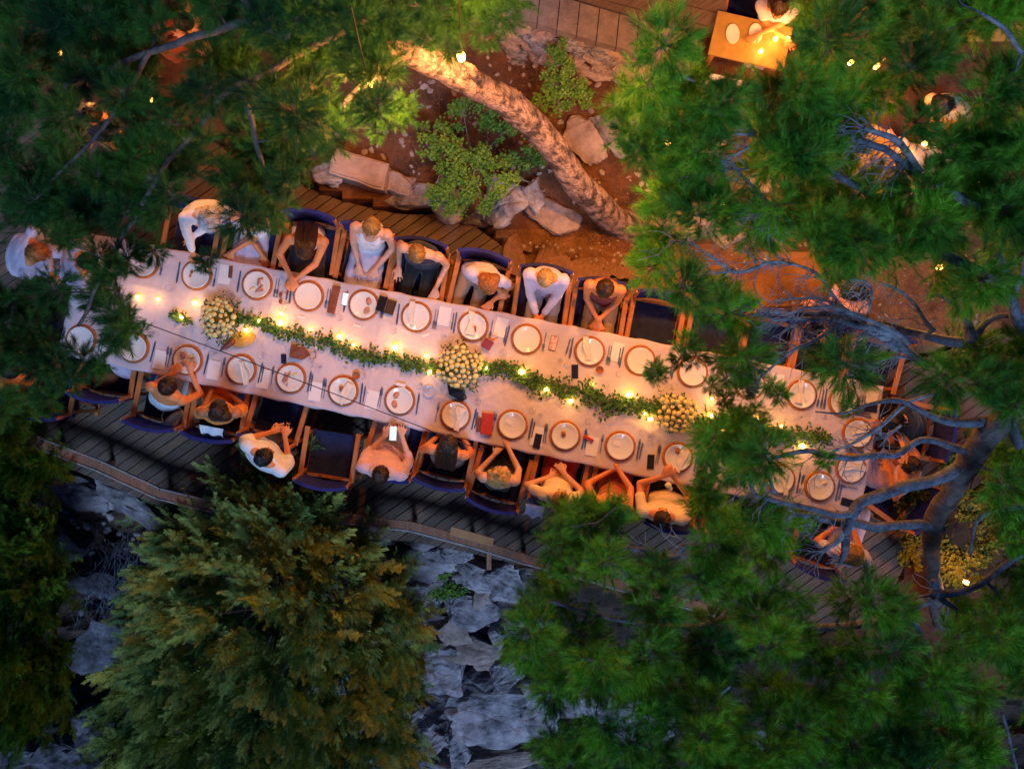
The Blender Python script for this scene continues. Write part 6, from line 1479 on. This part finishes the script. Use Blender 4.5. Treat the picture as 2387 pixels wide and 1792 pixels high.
juniper('juniper_tree', 'big olive-gold juniper bush growing up between deck and gully', [[(350,1170),(400,1120),(470,1170),(540,1105),(640,1120),(735,1095),(765,1150),(740,1210),(820,1230),(880,1300),(920,1340),(950,1420),(960,1520),(950,1650),(960,1850),(260,1850),(280,1680),(270,1600),(330,1500),(360,1430),(330,1360),(360,1280),(350,1220)]],
        [[(470,1540),(530,1530),(540,1570),(480,1590)],[(300,1440),(350,1460),(360,1500),(300,1490)]], (630,1420), 1.5, 1.9, 420, M_juniper, 31, 62, 24)
juniper('juniper_tree', 'yellow-green juniper along the lower left corner', [[(-40,1110),(60,1130),(70,1210),(110,1260),(115,1330),(120,1390),(60,1430),(60,1500),(120,1540),(110,1620),(70,1650),(60,1720),(-40,1760)]], [], (-60,1420), .9, 1.0, 300, M_juniper_g, 33, 58, 24)
juniper('juniper_tree', 'small green juniper tip below the deck corner', [[(-40,950),(40,980),(60,1040),(90,1080),(40,1110),(-40,1110)]], [], (-20,1040), 1.3, .5, 150, M_juniper_g, 35, 50, 20)

# ---------------- leafy shrubs
def shrub(px, py, z0, clumps, m, lab, seed, n, sz=.035, name='shrub'):
    root = thing(name, lab, 'shrub'); r = random.Random(seed); tm = MB(); base = P(px, py, z0-.15)
    cs = [(P(x, y, z), R) for x, y, z, R in clumps]
    for c, R in cs: tm.tube([base, base.lerp(c, .5)+Vector((r.uniform(-.06,.06), r.uniform(-.06,.06), .05)), c], [.012,.008,.004], 5)
    sub = []
    for c, R in cs:
        for _ in range(7): a = r.uniform(0, 6.283); rr_ = R*r.uniform(.3, 1); sub.append((c+Vector((math.cos(a)*rr_, math.sin(a)*rr_, r.uniform(-.4,.4)*R)), R*.42)); tm.tube([c, sub[-1][0]], [.004,.002], 4)
    wts = [R*R for _, R in sub]
    def area(r_): c, R = r_.choices(sub, wts)[0]; return tuple(c+Vector((r_.gauss(0,R*.5), r_.gauss(0,R*.5), r_.gauss(0,R*.35))))
    tm.build('stems', M_twig, root); ob = link('foliage', npmesh('foliage', leafset(n, area, seed, sz, 0, 0, broad=.7), 3, m), root); tag(ob, kind='stuff')
shrub(1110, 380, .3, [(1080,265,.55,.14),(1140,270,.5,.14),(1040,320,.6,.15),(1170,310,.5,.12),(1000,345,.55,.14),(1060,380,.7,.18),(1130,370,.7,.18),(1200,385,.55,.16),(1240,365,.5,.12),(1020,420,.6,.18),(1080,445,.6,.16),(1150,430,.6,.14),(1030,480,.45,.12),(1075,485,.4,.09),(1130,480,.4,.1),(985,300,.5,.08)], M_shrub, 'bright green lobed shrub behind the chairs, beside the leaning trunk', 41, 5200, .036)
shrub(1320, 200, .4, [(1305,110,.6,.1),(1310,150,.6,.13),(1290,200,.55,.12),(1340,200,.6,.14),(1300,240,.5,.12),(1360,230,.5,.09),(1260,245,.5,.1)], M_shrub, 'loose green shrub between stone wall and leaning trunk', 42, 1900, .036)
shrub(1050, 1350, -.6, [(1050,1340,-.5,.12),(1030,1375,-.55,.14),(1065,1375,-.5,.1)], M_shrub, 'dark mossy plant in the rock hollow below the rail', 43, 900, .03)
shrub(1250, 430, .3, [(1185,415,.4,.06)], M_shrub, 'little green sprout by the grey boulder', 44, 160, .03)
shrub(2250, 1190, .3, [(2120,1190,.5,.15),(2170,1150,.6,.16),(2230,1090,.6,.16),(2260,1180,.6,.2),(2320,1150,.6,.2),(2210,1280,.5,.2),(2290,1260,.6,.2),(2250,1330,.5,.18),(2140,1260,.4,.14),(2290,1060,.5,.14),(2340,1230,.6,.2),(2120,1300,.3,.12)], M_yshrub, 'ochre-lit shrub around the dark trunk at the deck end', 45, 7000, .045)
shrub(2260, 1000, .3, [(2275,1000,.4,.1)], M_yshrub, 'small yellow shrub growing at the deck board ends', 46, 260, .045)
shrub(1480, 185, .3, [(1640,400,.4,.14),(1560,360,.4,.12)], M_shrub, 'low shrub in shade under the pine branches', 47, 900, .035)
# dead roots and grass in the dark gap
def roots():
    r = random.Random(77); m = MB()
    for _ in range(120):
        px, py = r.gauss(270, 45), r.gauss(1330, 75); z = -1.75+r.uniform(-.3,.3); p = P(px, py, z); a = r.uniform(-2.4,-.6); pts = [p]
        for j in range(6): a += r.uniform(-.35,.35); pts.append(pts[-1]+Vector((math.cos(a), math.sin(a), r.uniform(-.3,.2)))*r.uniform(.05,.13))
        m.tube(pts, [.006,.005,.005,.004,.003,.002,.001], 4)
    o = m.build('root_tangle', M_branch); tag(o, 'tangle of pale dead roots hanging over the dark gap', 'roots', kind='stuff')
roots()
# the sea far below the gully edge
m = MB(); m.add([(-120,-120,-3.9),(120,-120,-3.9),(120,-2.0,-3.9),(-120,-2.0,-3.9)], [(0,1,2,3)]); o = m.build('water', M_water); tag(o, kind='structure', label='dark still water below the rocks')
